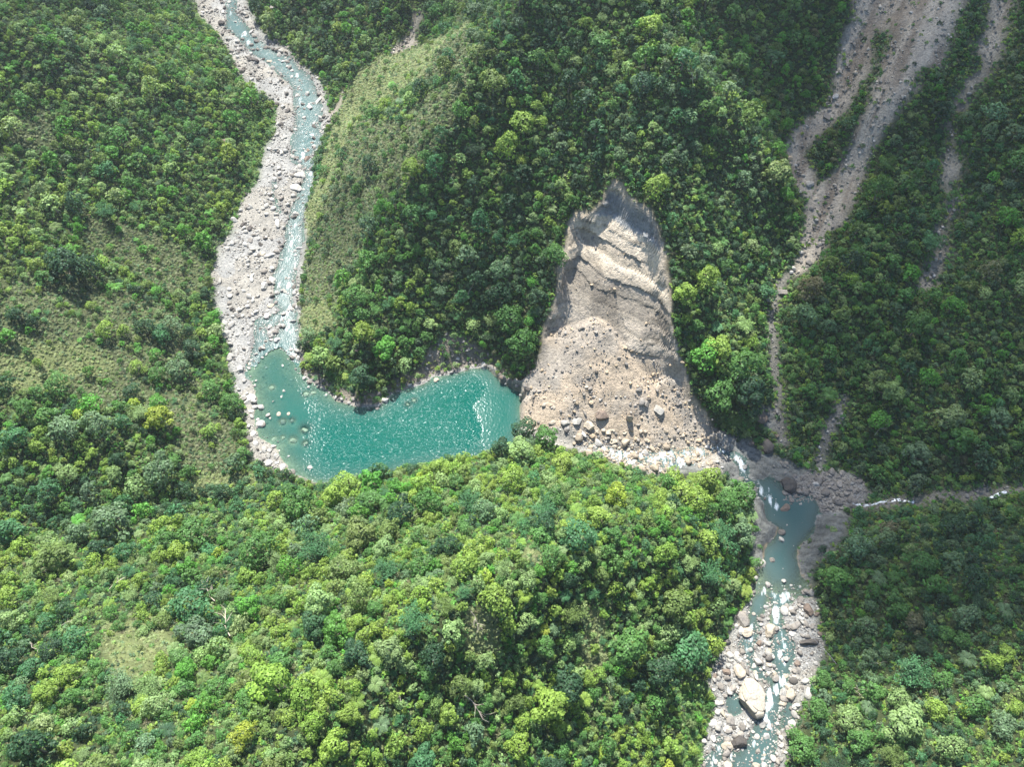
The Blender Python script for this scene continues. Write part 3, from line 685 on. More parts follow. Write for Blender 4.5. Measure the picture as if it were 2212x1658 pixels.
def link(o, label=None, cat=None, group=None, kind=None, parent=None):
    SC.collection.objects.link(o)
    if label: o['label'] = label
    if cat: o['category'] = cat
    if group: o['group'] = group
    if kind: o['kind'] = kind
    if parent: o.parent = parent
    return o

def grid_faces(ny, nx, keep=None):
    i = np.arange(nx * ny).reshape(ny, nx)
    q = np.stack([i[:-1, :-1], i[:-1, 1:], i[1:, 1:], i[1:, :-1]], -1)
    return q[keep] if keep is not None else q.reshape(-1, 4)

def compact(co, f, *arrs):
    used = np.unique(f); mp = np.full(len(co), -1); mp[used] = np.arange(len(used))
    return co[used], mp[f], [a[used] for a in arrs]

# ------------------------------------------------------------------ terrain mesh
def axis(lo, hi, bands):
    """bands: (start, end, step) in order; outside them the step grows"""
    a = []
    for s, e, st in bands: a += list(np.arange(s, e, st))
    st = 2.5; x = a[-1]
    while x < hi: st = min(st * 1.05, 14); x += st; a.append(x)
    st = 2.5; x = a[0]
    while x > lo: st = min(st * 1.05, 14); x -= st; a.insert(0, x)
    return np.array(a)
ax = axis(X0, X1, [(-210, -165, 1.8), (-165, -25, 1.1), (-25, 100, .75), (100, 200, 1.2), (200, 330, 2.0)])
ay = axis(Y0, Y1, [(0, 180, 1.2), (180, 290, .55), (290, 420, 1.3), (420, 600, 2.0)])
VX, VY = np.meshgrid(ax, ay); VZ = h_ground(VX, VY)
vs = bil(sds, VX, VY, X0, Y0, GS)
# the exposed face: tilted beds, ledges, spalls (real relief)
inface = sstep(0, 3, -vs) * sstep(-.5, 1.5, VZ - bil(talus, VX, VY, X0, Y0, GS)) * sstep(16, 26, VZ + 0 * VX)
bed = VZ + .13 * (VX - 40) + 1.5 * fbm(VX, VZ, 30, 3, 101)
led = np.abs((((bed + 3 * fbm(VX * .3, bed, 6, 2, 119)) / 8.5) % 1) - .5) * 2
ledge = sstep(.0, .35, led) - 1
fine = fbm(VX * 1.0, VZ * .8, 5, 4, 102); spall = fbm(VX + 3, VZ * .7, 13, 3, 103)
spl = np.round(spall * 4) / 4
lam = sstep(-.2, .35, fbm(VX, VZ, 18, 2, 116))
fine2 = fbm(VX, VZ, 2.2, 3, 118)
bi = np.floor(bed / 5.2 + .16 * fbm(VX, VZ, 9, 3, 128)); bf = bed / 5.2 + .16 * fbm(VX, VZ, 9, 3, 128) - bi
o0 = _hash(bi, bi * 0, 129) - .5; o1 = _hash(bi + 1, bi * 0, 129) - .5
blk = _hash(np.floor(VX / 9 + .8 * fbm(VX, VZ, 8, 2, 131)), bi, 130) - .5
stepo = o0 + (o1 - o0) * sstep(.86, 1.0, bf)
push = inface * (-2.2 * stepo * (.5 + lam) - 1.3 * blk + .6 * fine + .4 * fine2 + 1.0 * spl)
VY2 = VY + push; VX2 = VX + inface * .8 * fbm(VX, VZ, 4, 3, 104)
tal = sstep(0, 4, -vs) * (1 - inface)
VZ2 = VZ + tal * (.45 * fbm(VX, VY, 3.0, 3, 105) + .5 * fbm(VX, VY, 9, 2, 106))
VZ2 = np.where(VZ < -1.5, VZ, VZ2)
VZ2 = VZ2 + (cover_at(VX, VY) == 5) * (1.3 * fbm(VX - VY * .45, VY * .25, 6, 4, 124) + .3 * fbm(VX, VY, 2.5, 2, 125))
cv = cover_at(VX, VY)
SOIL = {0: (.045, .06, .024), 1: (.08, .10, .045), 2: (.13, .155, .065), 3: (.27, .27, .255), 4: (.38, .315, .235), 5: (.34, .305, .25), 6: (.075, .12, .035), 7: (.2, .175, .14),
        8: (.165, .172, .160), 9: (.2, .19, .165)}
scol = np.zeros(VX.shape + (3,))
for k, c in SOIL.items(): scol[cv == k] = c
scol = blur(scol, 1)
bedc = .5 + .5 * np.sin(bed * 1.15 + 2.3 * fbm(VX, VZ, 9, 2, 107))
face_c = np.array((.30, .26, .20))[None, None] * (1 - bedc[..., None]) + np.array((.36, .31, .24))[None, None] * bedc[..., None]
face_c = np.where(((bed > 66) & (bed < 76))[..., None], np.array((.21, .215, .21)), face_c)
face_c = np.where(((bed > 50) & (bed < 66) & (VX > 40))[..., None], face_c * 1.25, face_c)
face_c = np.where((bed < 47)[..., None], face_c * np.array((.82, .84, .88)), face_c)
stain = sstep(-.05, .5, fbm(VX, VZ * .35, 12, 3, 108))[..., None]
face_c = face_c * (1 + .5 * o0[..., None] + .25 * blk[..., None]) * (1 - .3 * stain)
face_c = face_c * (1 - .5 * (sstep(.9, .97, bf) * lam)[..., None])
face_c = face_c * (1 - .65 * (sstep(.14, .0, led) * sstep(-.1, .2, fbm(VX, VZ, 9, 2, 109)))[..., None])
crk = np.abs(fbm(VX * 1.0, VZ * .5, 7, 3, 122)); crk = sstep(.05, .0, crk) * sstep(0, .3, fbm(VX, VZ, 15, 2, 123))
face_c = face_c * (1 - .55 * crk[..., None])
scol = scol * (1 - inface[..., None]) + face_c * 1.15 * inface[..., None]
# the sandy lee of the gravel bars, the grey toe of the talus, brown soil streaks on the slides
sand = ((cv == 3) & (fbm(VX, VY, 22, 2, 110) > .08))
scol[sand] = np.array((.255, .243, .212)) * .9 + scol[sand] * .1
gb = (sstep(0, .4, fbm(VX, VY, 16, 3, 111)) * (cv == 4) * (1 - inface))[..., None]
scol = scol * (1 - gb) + np.array((.33, .295, .245)) * gb
st = (sstep(-.1, .35, fbm(VX * 1.0 - VY * .45, VY * .2, 5, 4, 112)) * (cv == 5))[..., None]
scol = scol * (1 - .75 * st) + np.array((.15, .12, .09)) * .75 * st
wetr = (cv == 3) & (bil(STR, VX, VY, X0, Y0, GS) > -1.2); scol[wetr] = scol[wetr] * .7
pl_ = (VX > 40) & (VX < 200) & (VY > 90) & (VY < 140) & (bil(STR, VX, VY, X0, Y0, GS) > 0); scol[pl_] = (.26, .22, .155)
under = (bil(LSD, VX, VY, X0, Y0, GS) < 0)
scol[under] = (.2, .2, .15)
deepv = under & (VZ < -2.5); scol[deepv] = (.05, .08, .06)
br = blur((cv == 8).astype(float), 1)
grain = VX * .5 + VY * .8 + 5 * fbm(VX, VY, 14, 3, 126)
VZ2 = VZ2 + br * (1.1 * fbm(VX, VY, 6, 3, 127) + .35 * np.sin(grain * 1.6))
scol = scol * (1 - (br * .35 * (np.sin(grain * 1.6) < -.4))[..., None])
md_ = (VX > 60) & (VX < 190) & (VY > 90) & (VY < 190)
dm = np.zeros(VX.shape); dm[md_] = 4.5 * sstep(0, 9, -poly_sd(VX[md_], VY[md_], REG['bedrock'][2])) + 3.0 * sstep(0, 5, -poly_sd(VX[md_], VY[md_], REG['bedrock'][3]))
VZ2 = VZ2 + dm
co = np.column_stack([VX2.ravel(), VY2.ravel(), VZ2.ravel()])
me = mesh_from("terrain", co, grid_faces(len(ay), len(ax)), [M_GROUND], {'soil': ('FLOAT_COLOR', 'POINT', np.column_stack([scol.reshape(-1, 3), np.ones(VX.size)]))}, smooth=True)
qf = inface[:-1, :-1].ravel() < .3
me.polygons.foreach_set('use_smooth', qf)
terrain = link(bpy.data.objects.new("terrain", me), 'steep gorge slopes of soil, rock and gravel', kind='structure')

# ------------------------------------------------------------------ water
wxs = np.arange(-170, 45, .8); wys = np.arange(130, 270, .8)
LX, LY = np.meshgrid(wxs, wys); l = bil(LSD, LX, LY, X0, Y0, GS)
keep = (l < 3)[:-1, :-1]
dep = np.maximum(-bil(H, LX, LY, X0, Y0, GS), .0)
co, f, (dep,) = compact(np.column_stack([LX.ravel(), LY.ravel(), np.zeros(LX.size)]), grid_faces(len(wys), len(wxs), keep), dep.ravel())
for (a, b_, r_, c_, k_) in ROCKS:
    if k_ == 's':
        xx, yy = at_z(a, b_, -.2); dist = np.hypot(co[:, 0] - xx, co[:, 1] - yy) / (r_ * 370 / FPX)
        dep = np.minimum(dep, .22 + np.maximum(dist - .8, 0) * .9)
u_, v_, _ = to_frame(co[:, 0], co[:, 1], 0 * dep)
gust = sstep(630, 700, u_ + 30 * fbm(co[:, 0], co[:, 1], 20, 2, 130)) * (1 - sstep(1040, 1048, u_ + 55 * fbm(co[:, 0], co[:, 1], 14, 3, 131)))
gust = gust * (.8 + .2 * sstep(-.25, .3, fbm(co[:, 0], co[:, 1], 28, 3, 132)))
rip = .07 + .93 * gust
me = mesh_from("lake_water", co, f, [M_LAKE], {'depth': ('FLOAT', 'POINT', dep), 'ripple': ('FLOAT', 'POINT', rip)}, smooth=True)
link(bpy.data.objects.new("lake_water", me), 'turquoise lake water dammed behind the rock slip', kind='structure')

fo_w = np.array([world_line([p])[0] for p in FOAMS])
parts = []
off = 0; CO = []; F = []; DP = []; FM = []
for (xa, xb, ya, yb, st) in ((-260, -80, 225, 640, .9), (20, 240, -20, 235, .8)):
    xs = np.arange(xa, xb, st); ys = np.arange(ya, yb, st)
    RX, RY = np.meshgrid(xs, ys)
    sd = bil(SDB, RX, RY, X0, Y0, GS)
    s = np.full(RX.shape, -99.0); mm = sd < 6
    s[mm] = stream_field(RX[mm], RY[mm])
    s = s + 1.2 * fbm(RX, RY, 5, 3, 71)
    lsd = bil(LSD, RX, RY, X0, Y0, GS)
    zr = bil(ZR, RX, RY, X0, Y0, GS)
    keep = ((s > -1.6) & (lsd > -2.5) & (bil(sds, RX, RY, X0, Y0, GS) > -7))[:-1, :-1]
    fm = np.zeros(RX.shape); FN = fbm(RX * 1.6, RY * .55, 2.4, 4, 117)
    for (fx, fy, fr) in fo_w:
        fm = np.maximum(fm, .8 - (np.hypot((RX - fx), (RY - fy) * .5) / (fr * (.6 if xa < 0 else .75))) ** 2 + 1.6 * FN)
    fm = np.clip(fm, 0, 1) * (.62 if xa < 0 else 1.0)
    # riffles wherever the stream is narrow and steep
    rif = sstep(.15, .6, fbm(RX * 1.3, RY * .5, 3, 4, 114)) * sstep(9, 2, s) * (.12 if xa < 0 else .24)
    poolm = poly_sd(RX[mm], RY[mm], POOLW); pm = np.zeros(RX.shape, bool); pm[mm] = poolm < -1
    rif[pm] = 0
    uu_, vv_, _ = to_frame(RX, RY, zr); toe_w = (uu_ > 1280) & (uu_ < 1545) & (vv_ < 1030)
    rif = np.where(toe_w, .42 + .8 * FN, rif)
    fm = np.clip(np.maximum(fm, rif), 0, 1)
    z = zr - .14 + .05 * fm + .06 * fbm(RX, RY, 2.5, 2, 115) * (1 - pm)
    dp = np.clip(s * .35, 0.02, 3.0)
    if xa > 0:
        u, v, _ = to_frame(RX, RY, z)
        dp = np.where(pm, dp * (1.0 - .88 * sstep(1190, 1270, v)), dp)
    co, f, (dp, fm) = compact(np.column_stack([RX.ravel(), RY.ravel(), z.ravel()]), grid_faces(len(ys), len(xs), keep), dp.ravel(), fm.ravel())
    CO.append(co); F.append(f + off); DP.append(dp); FM.append(fm); off += len(co)
me = mesh_from("river_water", np.vstack(CO), np.vstack(F), [M_RIVER], {'depth': ('FLOAT', 'POINT', np.concatenate(DP)), 'foam': ('FLOAT', 'POINT', np.concatenate(FM)), 'ripple': ('FLOAT', 'POINT', np.full(off, .6))}, smooth=True)
link(bpy.data.objects.new("river_water", me), 'pale green river water with white rapids', kind='structure')

M_CASC, nt, bs = new_mat("falling_water")
tc = nt.nodes.new("ShaderNodeTexCoord")
n1 = noise(nt, 1.3, 5, .7, tc.outputs['Object'])
r = ramp(nt, n1.outputs[0], [(.35, (.22, .26, .27)), (.6, (.75, .78, .8))])
nt.links.new(r.outputs[0], bs.inputs['Base Color']); bs.inputs['Roughness'].default_value = .35
def ribbon(name, pts, w):
    P_ = to_ground(pts, h_ground)
    d = np.concatenate([[0], np.cumsum(np.hypot(*np.diff(P_, axis=0).T))]); t = np.arange(0, d[-1], .6)
    x = np.interp(t, d, P_[:, 0]); y = np.interp(t, d, P_[:, 1]) + .5 * fbm(t, t * 0, 4, 2, 120)
    tx, ty = np.gradient(x), np.gradient(y); L = np.hypot(tx, ty)
    nxv, nyv = -ty / L, tx / L
    ww = w * (.7 + .5 * fbm(t, t * 0 + 5, 3, 2, 121))
    rows = []
    for k in np.linspace(-1, 1, 5):
        xx, yy = x + nxv * ww * k, y + nyv * ww * k
        rows.append(np.column_stack([xx, yy, h_ground(xx, yy) + .28 - .12 * k * k]))
    co = np.stack(rows).reshape(-1, 3)
    me = mesh_from(name, co, grid_faces(5, len(t)), [M_CASC], smooth=True)
    return bpy.data.objects.new(name, me)
link(ribbon("cascade_water", conv('R', [(1140, 578), (1200, 596), (1270, 585), (1310, 572), (1400, 562), (1510, 573), (1530, 580)]), 1.1), 'white cascade running down the side gully', kind='structure')
link(ribbon("cascade_water", conv('R', [(1995, 548), (2030, 535), (2070, 515), (2110, 508)]), 1.2), 'upper white cascade of the side gully', kind='structure')
# ------------------------------------------------------------------ plant and stone shapes (unit size, base at the origin)
def quads(pos, nrm, size, aspect=1.0, r=None):
    """leaf sprays: one slightly folded quad per point"""
    r = r or rng
    n = len(pos)
    a = r.normal(size=(n, 3)); t = np.cross(nrm, a); t /= np.linalg.norm(t, axis=1)[:, None] + 1e-9
    b = np.cross(nrm, t)
    s = (size * r.uniform(.7, 1.35, n))[:, None]
    w = s * aspect
    fold = nrm * s * .25
    p0 = pos - t * s - fold; p1 = pos + b * w; p2 = pos + t * s - fold; p3 = pos - b * w
    co = np.stack([p0, p1, p2, p3], 1).reshape(-1, 3)
    f = np.arange(4 * n).reshape(n, 4)
    return co, f

def unit(v):
    return v / (np.linalg.norm(v, axis=1)[:, None] + 1e-9)

def tube(pts, rad, sides=5):
    pts = np.asarray(pts, float); n = len(pts)
    tan = unit(np.gradient(pts, axis=0)); up = np.tile([.31, .2, .93], (n, 1))
    s = unit(np.cross(tan, up)); q = np.cross(s, tan)
    an = np.linspace(0, 2 * math.pi, sides, endpoint=False)
    rad = np.broadcast_to(rad, n)
    co = (pts[:, None] + rad[:, None, None] * (np.cos(an)[None, :, None] * s[:, None] + np.sin(an)[None, :, None] * q[:, None])).reshape(-1, 3)
    f = []
    for i in range(n - 1):
        for k in range(sides):
            f.append((i * sides + k, i * sides + (k + 1) % sides, (i + 1) * sides + (k + 1) % sides, (i + 1) * sides + k))
    return co, np.array(f)

def join(parts):
    co, f, off = [], [], 0
    for c, g in parts:
        co.append(c); f.append(g + off); off += len(c)
    return np.vstack(co), np.vstack(f)

def broadleaf(seed, nl, nq, size, flat=.75, top=1.0):
    """crown of leafy lobes; returns leaf mesh, per-face shade, and the limbs"""
    r = np.random.default_rng(seed)
    cs, rs = [], []
    ph1, ph2 = r.uniform(0, 6.28, 2)
    for i in range(nl):
        th = 2.399 * i + r.uniform(-.4, .4); k = math.sqrt((i + .5) / nl)
        rr = k * .70 * r.uniform(.75, 1.2) * (1 + .28 * math.sin(2 * th + ph1) + .18 * math.sin(3 * th + ph2))
        rad = r.uniform(.17, .46) * (1.1 - .3 * k)
        z = 1.0 + flat * .62 * (1 - k * k) * top + r.uniform(-.1, .12)
        cs.append((rr * math.cos(th), rr * math.sin(th), z)); rs.append(rad)
    for i in range(nl // 2):                       # lower skirt
        th = 2.399 * i + 1; rr = .70 * r.uniform(.75, 1.05) * (1 + .28 * math.sin(2 * th + ph1) + .18 * math.sin(3 * th + ph2))
        cs.append((rr * math.cos(th), rr * math.sin(th), .78 + r.uniform(-.15, .1))); rs.append(r.uniform(.2, .32))
    cs = np.array(cs); rs = np.array(rs)
    w = rs ** 2; pick = r.choice(len(cs), nq, p=w / w.sum())
    d = unit(r.normal(size=(nq, 3))); d[:, 2] = np.where(d[:, 2] < -.25, -d[:, 2], d[:, 2])
    pos = cs[pick] + d * (rs[pick] * r.uniform(.75, 1.08, nq))[:, None]
    # drop what lies buried in another lobe
    dd = np.linalg.norm(pos[:, None] - cs[None], axis=2) / rs[None]
    dd[np.arange(nq), pick] = 9
    ok = dd.min(1) > .72
    pos, d, pick = pos[ok], d[ok], pick[ok]
    nrm = unit(d * 1.0 + np.array([0, 0, .3]) + r.normal(size=d.shape) * .3)
    co, f = quads(pos, nrm, size, .8, r)
    lobe = r.uniform(.78, 1.2, len(cs))
    shade = lobe[pick] * r.uniform(.7, 1.3, len(pos))
    return co, f, shade, cs

def limbs(cs, seed, n=6, trunk_r=.055):
    r = np.random.default_rng(seed)
    P_ = [tube([(0, 0, -.35), (.01, 0, .3), (.02, .02, .75), (.0, .0, 1.05)], [trunk_r * 1.5, trunk_r, trunk_r * .75, trunk_r * .45], 7)]
    for i in r.choice(len(cs), min(n, len(cs)), replace=False):
        c = cs[i]; z0 = r.uniform(.35, .75)
        P_.append(tube([(0.01, 0.01, z0), (c[0] * .45, c[1] * .45, z0 + (c[2] - z0) * .6), (c[0] * .95, c[1] * .95, c[2])], [trunk_r * .5, trunk_r * .35, trunk_r * .12], 5))
    return join(P_)

def plume(seed, n=12, nq=60, size=.06):
    """arching, feathery clump (bamboo)"""
    r = np.random.default_rng(seed)
    PO, NR, SH, st = [], [], [], []
    for i in range(n):
        th = 2.399 * i + r.uniform(-.5, .5); reach = r.uniform(.35, 1.0); h = r.uniform(1.2, 1.75) * (1.15 - .3 * reach)
        t = np.linspace(0, 1, 9)
        out = reach * t ** 2.0; z = h * (1.25 * t - .42 * t ** 3)
        path = np.column_stack([out * math.cos(th), out * math.sin(th), z])
        st.append(tube(path, .012 * (1.1 - t), 3))
        tt = r.uniform(.32, 1.0, nq)
        p = np.column_stack([np.interp(tt, t, path[:, k]) for k in range(3)])
        wd = .17 * np.sin(np.clip(tt, 0, 1) * math.pi * .9 + .15) + .03
        o = r.normal(size=(nq, 3)) * wd[:, None] * np.array([1, 1, .55]); p = p + o
        PO.append(p); NR.append(unit(np.column_stack([np.full(nq, .35 * math.cos(th)), np.full(nq, .35 * math.sin(th)), np.ones(nq)]) + r.normal(size=(nq, 3)) * .4))
        SH.append(r.uniform(.75, 1.25) * r.uniform(.75, 1.25, nq))
    PO = np.vstack(PO); NR = np.vstack(NR)
    co, f = quads(PO, NR, size, .38, r)
    return co, f, np.concatenate(SH), join(st)

def palm(seed, n=13, h=.9):
    r = np.random.default_rng(seed)
    CO, F, SH, off = [], [], [], 0
    for i in range(n):
        th = 2 * math.pi * i / n + r.uniform(-.2, .2); L = r.uniform(.8, 1.1); rise = r.uniform(.15, .5)
        t = np.linspace(.08, 1, 11)
        rr = L * t; z = h + rise * np.sin(t * 2.3) - .35 * t ** 2.2
        c, s = math.cos(th), math.sin(th)
        for side in (-1, 1):
            for k in range(len(t) - 1):
                ln = .2 * math.sin(math.pi * (t[k] * .85 + .1)) + .04
                a = np.array([rr[k] * c, rr[k] * s, z[k]]); b = np.array([rr[k] * c + .045 * c, rr[k] * s + .045 * s, z[k]])
                o = np.array([-s * side * ln + c * ln * .5, c * side * ln + s * ln * .5, -.3 * ln])
                CO += [a, b, b + o, a + o]; F.append([off, off + 1, off + 2, off + 3]); off += 4
                SH.append(r.uniform(.8, 1.25))
    return np.array(CO), np.array(F), np.array(SH), tube([(0, 0, -.3), (.03, 0, .4), (0, 0, h)], [.06, .05, .045], 6)

def tussock(seed, n=34, stiff=.8):
    r = np.random.default_rng(seed)
    CO, F, SH, off = [], [], [], 0
    for i in range(n):
        th = r.uniform(0, 6.283); b0 = r.uniform(0, .45, 1)[0]; L = r.uniform(.5, 1.0); w = r.uniform(.04, .085)
        c, s = math.cos(th), math.sin(th); px, py = b0 * math.cos(i), b0 * math.sin(i)
        for k in range(2):
            t0, t1 = k * .5, k * .5 + .5
            def P_(t): return np.array([px + c * L * .75 * t ** 1.5, py + s * L * .75 * t ** 1.5, L * (stiff * t - .38 * t * t)])
            a, b = P_(t0), P_(t1); o = np.array([-s, c, 0]) * w; w2 = 1 if k == 0 else .3
            CO += [a - o, a + o, b + o * (1 if k == 0 else .25), b - o * (1 if k == 0 else .25)]
            F.append([off, off + 1, off + 2, off + 3]); off += 4; SH.append(r.uniform(.7, 1.3))
    return np.array(CO), np.array(F), np.array(SH)

def ico(n=2):
    t = (1 + 5 ** .5) / 2
    v = [(-1, t, 0), (1, t, 0), (-1, -t, 0), (1, -t, 0), (0, -1, t), (0, 1, t), (0, -1, -t), (0, 1, -t), (t, 0, -1), (t, 0, 1), (-t, 0, -1), (-t, 0, 1)]
    f = [(0, 11, 5), (0, 5, 1), (0, 1, 7), (0, 7, 10), (0, 10, 11), (1, 5, 9), (5, 11, 4), (11, 10, 2), (10, 7, 6), (7, 1, 8), (3, 9, 4), (3, 4, 2), (3, 2, 6), (3, 6, 8), (3, 8, 9), (4, 9, 5), (2, 4, 11), (6, 2, 10), (8, 6, 7), (9, 8, 1)]
    v = [Vector(p).normalized() for p in v]
    for _ in range(n):
        cache, nf = {}, []
        def mid(a, b):
            k = (min(a, b), max(a, b))
            if k not in cache: v.append((v[a] + v[b]).normalized()); cache[k] = len(v) - 1
            return cache[k]
        for a, b, c in f:
            ab, bc, ca = mid(a, b), mid(b, c), mid(c, a)
            nf += [(a, ab, ca), (b, bc, ab), (c, ca, bc), (ab, bc, ca)]
        f = nf
    return np.array([tuple(p) for p in v]), np.array(f)

def stone(seed, sub=2, shape=(1, .85, .65), cuts=7, rough=.08):
    """worn block: a sphere cut by planes, then roughened"""
    r = np.random.default_rng(seed)
    v, f = ico(sub)
    v = v.copy()
    for _ in range(cuts):
        n = unit(r.normal(size=(1, 3)))[0]; d = r.uniform(.55, .86)
        k = v @ n
        v = v - np.maximum(k - d, 0)[:, None] * n[None] * .93
    g = fbm(v[:, 0] * 1.3 + seed, v[:, 1] * 1.3 + v[:, 2] * 2.1, .55, 3, seed)
    v = v * (1 + rough * g)[:, None] * np.array(shape)
    return v, f

# ------------------------------------------------------------------ scattering what nobody could count
def geo_nodes(n_mats):
    ng = bpy.data.node_groups.new("scatter", 'GeometryNodeTree')
    ng.interface.new_socket("Geometry", in_out='INPUT', socket_type='NodeSocketGeometry')
    ng.interface.new_socket("Geometry", in_out='OUTPUT', socket_type='NodeSocketGeometry')
    ni = ng.nodes.new('NodeGroupInput'); no = ng.nodes.new('NodeGroupOutput')
    L = ng.links.new
    def named(nm, typ='FLOAT'):
        a = ng.nodes.new('GeometryNodeInputNamedAttribute'); a.data_type = typ; a.inputs[0].default_value = nm
        return a.outputs[0]
    def cmp_(a, b):
        c = ng.nodes.new('FunctionNodeCompare'); c.data_type = 'INT'; c.operation = 'EQUAL'
        L(a, c.inputs[2]); c.inputs[3].default_value = b
        return c.outputs[0]
    pid = named('pid', 'INT')
    sep = ng.nodes.new('GeometryNodeSeparateGeometry'); sep.domain = 'POINT'
    L(ni.outputs[0], sep.inputs[0]); L(cmp_(pid, -1), sep.inputs[1])
    m2p = ng.nodes.new('GeometryNodeMeshToPoints'); L(sep.outputs[0], m2p.inputs[0])
    g2i = ng.nodes.new('GeometryNodeGeometryToInstance')
    for k in range(n_mats - 1, -1, -1):
        s = ng.nodes.new('GeometryNodeSeparateGeometry'); s.domain = 'POINT'
        L(sep.outputs[1], s.inputs[0]); L(cmp_(pid, k), s.inputs[1])
        L(s.outputs[0], g2i.inputs[0])
    iop = ng.nodes.new('GeometryNodeInstanceOnPoints')
    L(m2p.outputs[0], iop.inputs['Points']); L(g2i.outputs[0], iop.inputs['Instance'])
    iop.inputs['Pick Instance'].default_value = True
    L(named('kidx', 'INT'), iop.inputs['Instance Index'])
    e2r = ng.nodes.new('FunctionNodeEulerToRotation'); L(named('rot', 'FLOAT_VECTOR'), e2r.inputs[0])
    L(e2r.outputs[0], iop.inputs['Rotation']); L(named('siz', 'FLOAT_VECTOR'), iop.inputs['Scale'])
    L(iop.outputs[0], no.inputs[0])
    return ng
_ng = {}

def scatter(name, label, protos, loc, rot, siz, kidx, tint, mats):
    """one object: the shapes (pid 0..n-1) and the places (pid -1) it sets them at. protos: (co, faces, shade, matidx)"""
    n = len(protos)
    CO, FV, PID, SH, MI, off = [], [], [], [], [], 0
    for k, (co, f, sh, mi) in enumerate(protos):
        CO.append(co); PID.append(np.full(len(co), k)); FV.append(f + off); off += len(co)
        v = np.ones(len(co)); v[f.ravel()] = np.repeat(sh, f.shape[1]); SH.append(v); MI.append(np.full(len(f), mi) if np.isscalar(mi) else mi)
    m = len(loc)
    CO.append(loc); PID.append(np.full(m, -1)); SH.append(np.ones(m))
    N0 = off
    pad = lambda a, w: np.vstack([np.zeros((N0, w)), a])
    sh = np.concatenate(SH); shc = np.column_stack([sh, sh, sh, np.ones(len(sh))])
    me = mesh_from(name, np.vstack(CO), np.vstack(FV), mats, {
        'pid': ('INT', 'POINT', np.concatenate(PID).astype(np.int32)), 'kidx': ('INT', 'POINT', np.concatenate([np.zeros(N0), kidx]).astype(np.int32)),
        'rot': ('FLOAT_VECTOR', 'POINT', pad(rot, 3).astype(np.float32)), 'siz': ('FLOAT_VECTOR', 'POINT', pad(siz, 3).astype(np.float32)),
        'tint': ('FLOAT_COLOR', 'POINT', pad(np.column_stack([tint, np.ones(m)]), 4).astype(np.float32)),
        'shade': ('FLOAT_COLOR', 'POINT', shc.astype(np.float32))}, midx=np.concatenate(MI))
    o = bpy.data.objects.new(name, me)
    if n not in _ng: _ng[n] = geo_nodes(n)
    md = o.modifiers.new("scatter", 'NODES'); md.node_group = _ng[n]
    return link(o, label, kind='stuff')

def in_view(x, y, z, mu=160, mv=160):
    u, v, _ = to_frame(x, y, z)
    return (u > -mu) & (u < 2212 + mu) & (v > -mv) & (v < 1658 + mv)

def jitter(cell, x0=-420, x1=480, y0=-60, y1=700, amt=.9):
    a = np.arange(x0, x1, cell); b = np.arange(y0, y1, cell)
    X, Y = np.meshgrid(a, b); X = X.ravel() + rng.uniform(-amt, amt, X.size) * cell * .5; Y = Y.ravel() + rng.uniform(-amt, amt, Y.size) * cell * .5
    Z = h_ground(X, Y); k = in_view(X, Y, Z)
    return X[k], Y[k], Z[k]

TINTS = {'lime': (.19, .29, .052), 'pale': (.195, .29, .105), 'green': (.085, .19, .048), 'dark': (.038, .088, .040), 'teal': (.062, .165, .065), 'olive': (.135, .20, .055),
         'yellow': (.25, .34, .045), 'grey': (.12, .195, .095), 'brown': (.14, .145, .075), 'vivid': (.095, .255, .04)}
def mixtint(names, probs, n, jit=.16):
    probs = np.array(probs, float); k = rng.choice(len(names), n, p=probs / probs.sum())
    base = np.array([TINTS[a] for a in names])[k]
    return base * rng.uniform(1 - jit, 1 + jit, (n, 1)) * rng.uniform(.93, 1.07, (n, 3)), k
# ------------------------------------------------------------------ clouds whose shade lies over part of the gorge
def project_up(pts, alt):
    a = np.array(pts, float)
    g = to_ground([(min(max(p[0], -200), 2400), min(max(p[1], -150), 1850)) for p in pts], h_ground)
    z = h_ground(g[:, 0], g[:, 1]) + 4
    k = (alt - z) / sun_dir.z
    x = g[:, 0] + sun_dir.x * k; y = g[:, 1] + sun_dir.y * k
    x += np.where(a[:, 0] > 2400, 500, 0); y += np.where(a[:, 1] < -150, 500, 0)
    return np.column_stack([x, y])

M_CLOUD, nt, bs = new_mat("cloud_vapour")
bs.inputs['Base Color'].default_value = (.85, .87, .9, 1); bs.inputs['Roughness'].default_value = 1
at = nt.nodes.new("ShaderNodeAttribute"); at.attribute_name = 'dense'
tr = nt.nodes.new("ShaderNodeBsdfTransparent"); mx = nt.nodes.new("ShaderNodeMixShader")
nt.links.new(at.outputs['Fac'], mx.inputs[0]); nt.links.new(tr.outputs[0], mx.inputs[1]); nt.links.new(bs.outputs[0], mx.inputs[2])
nt.links.new(mx.outputs[0], nt.nodes["Material Output"].inputs['Surface'])

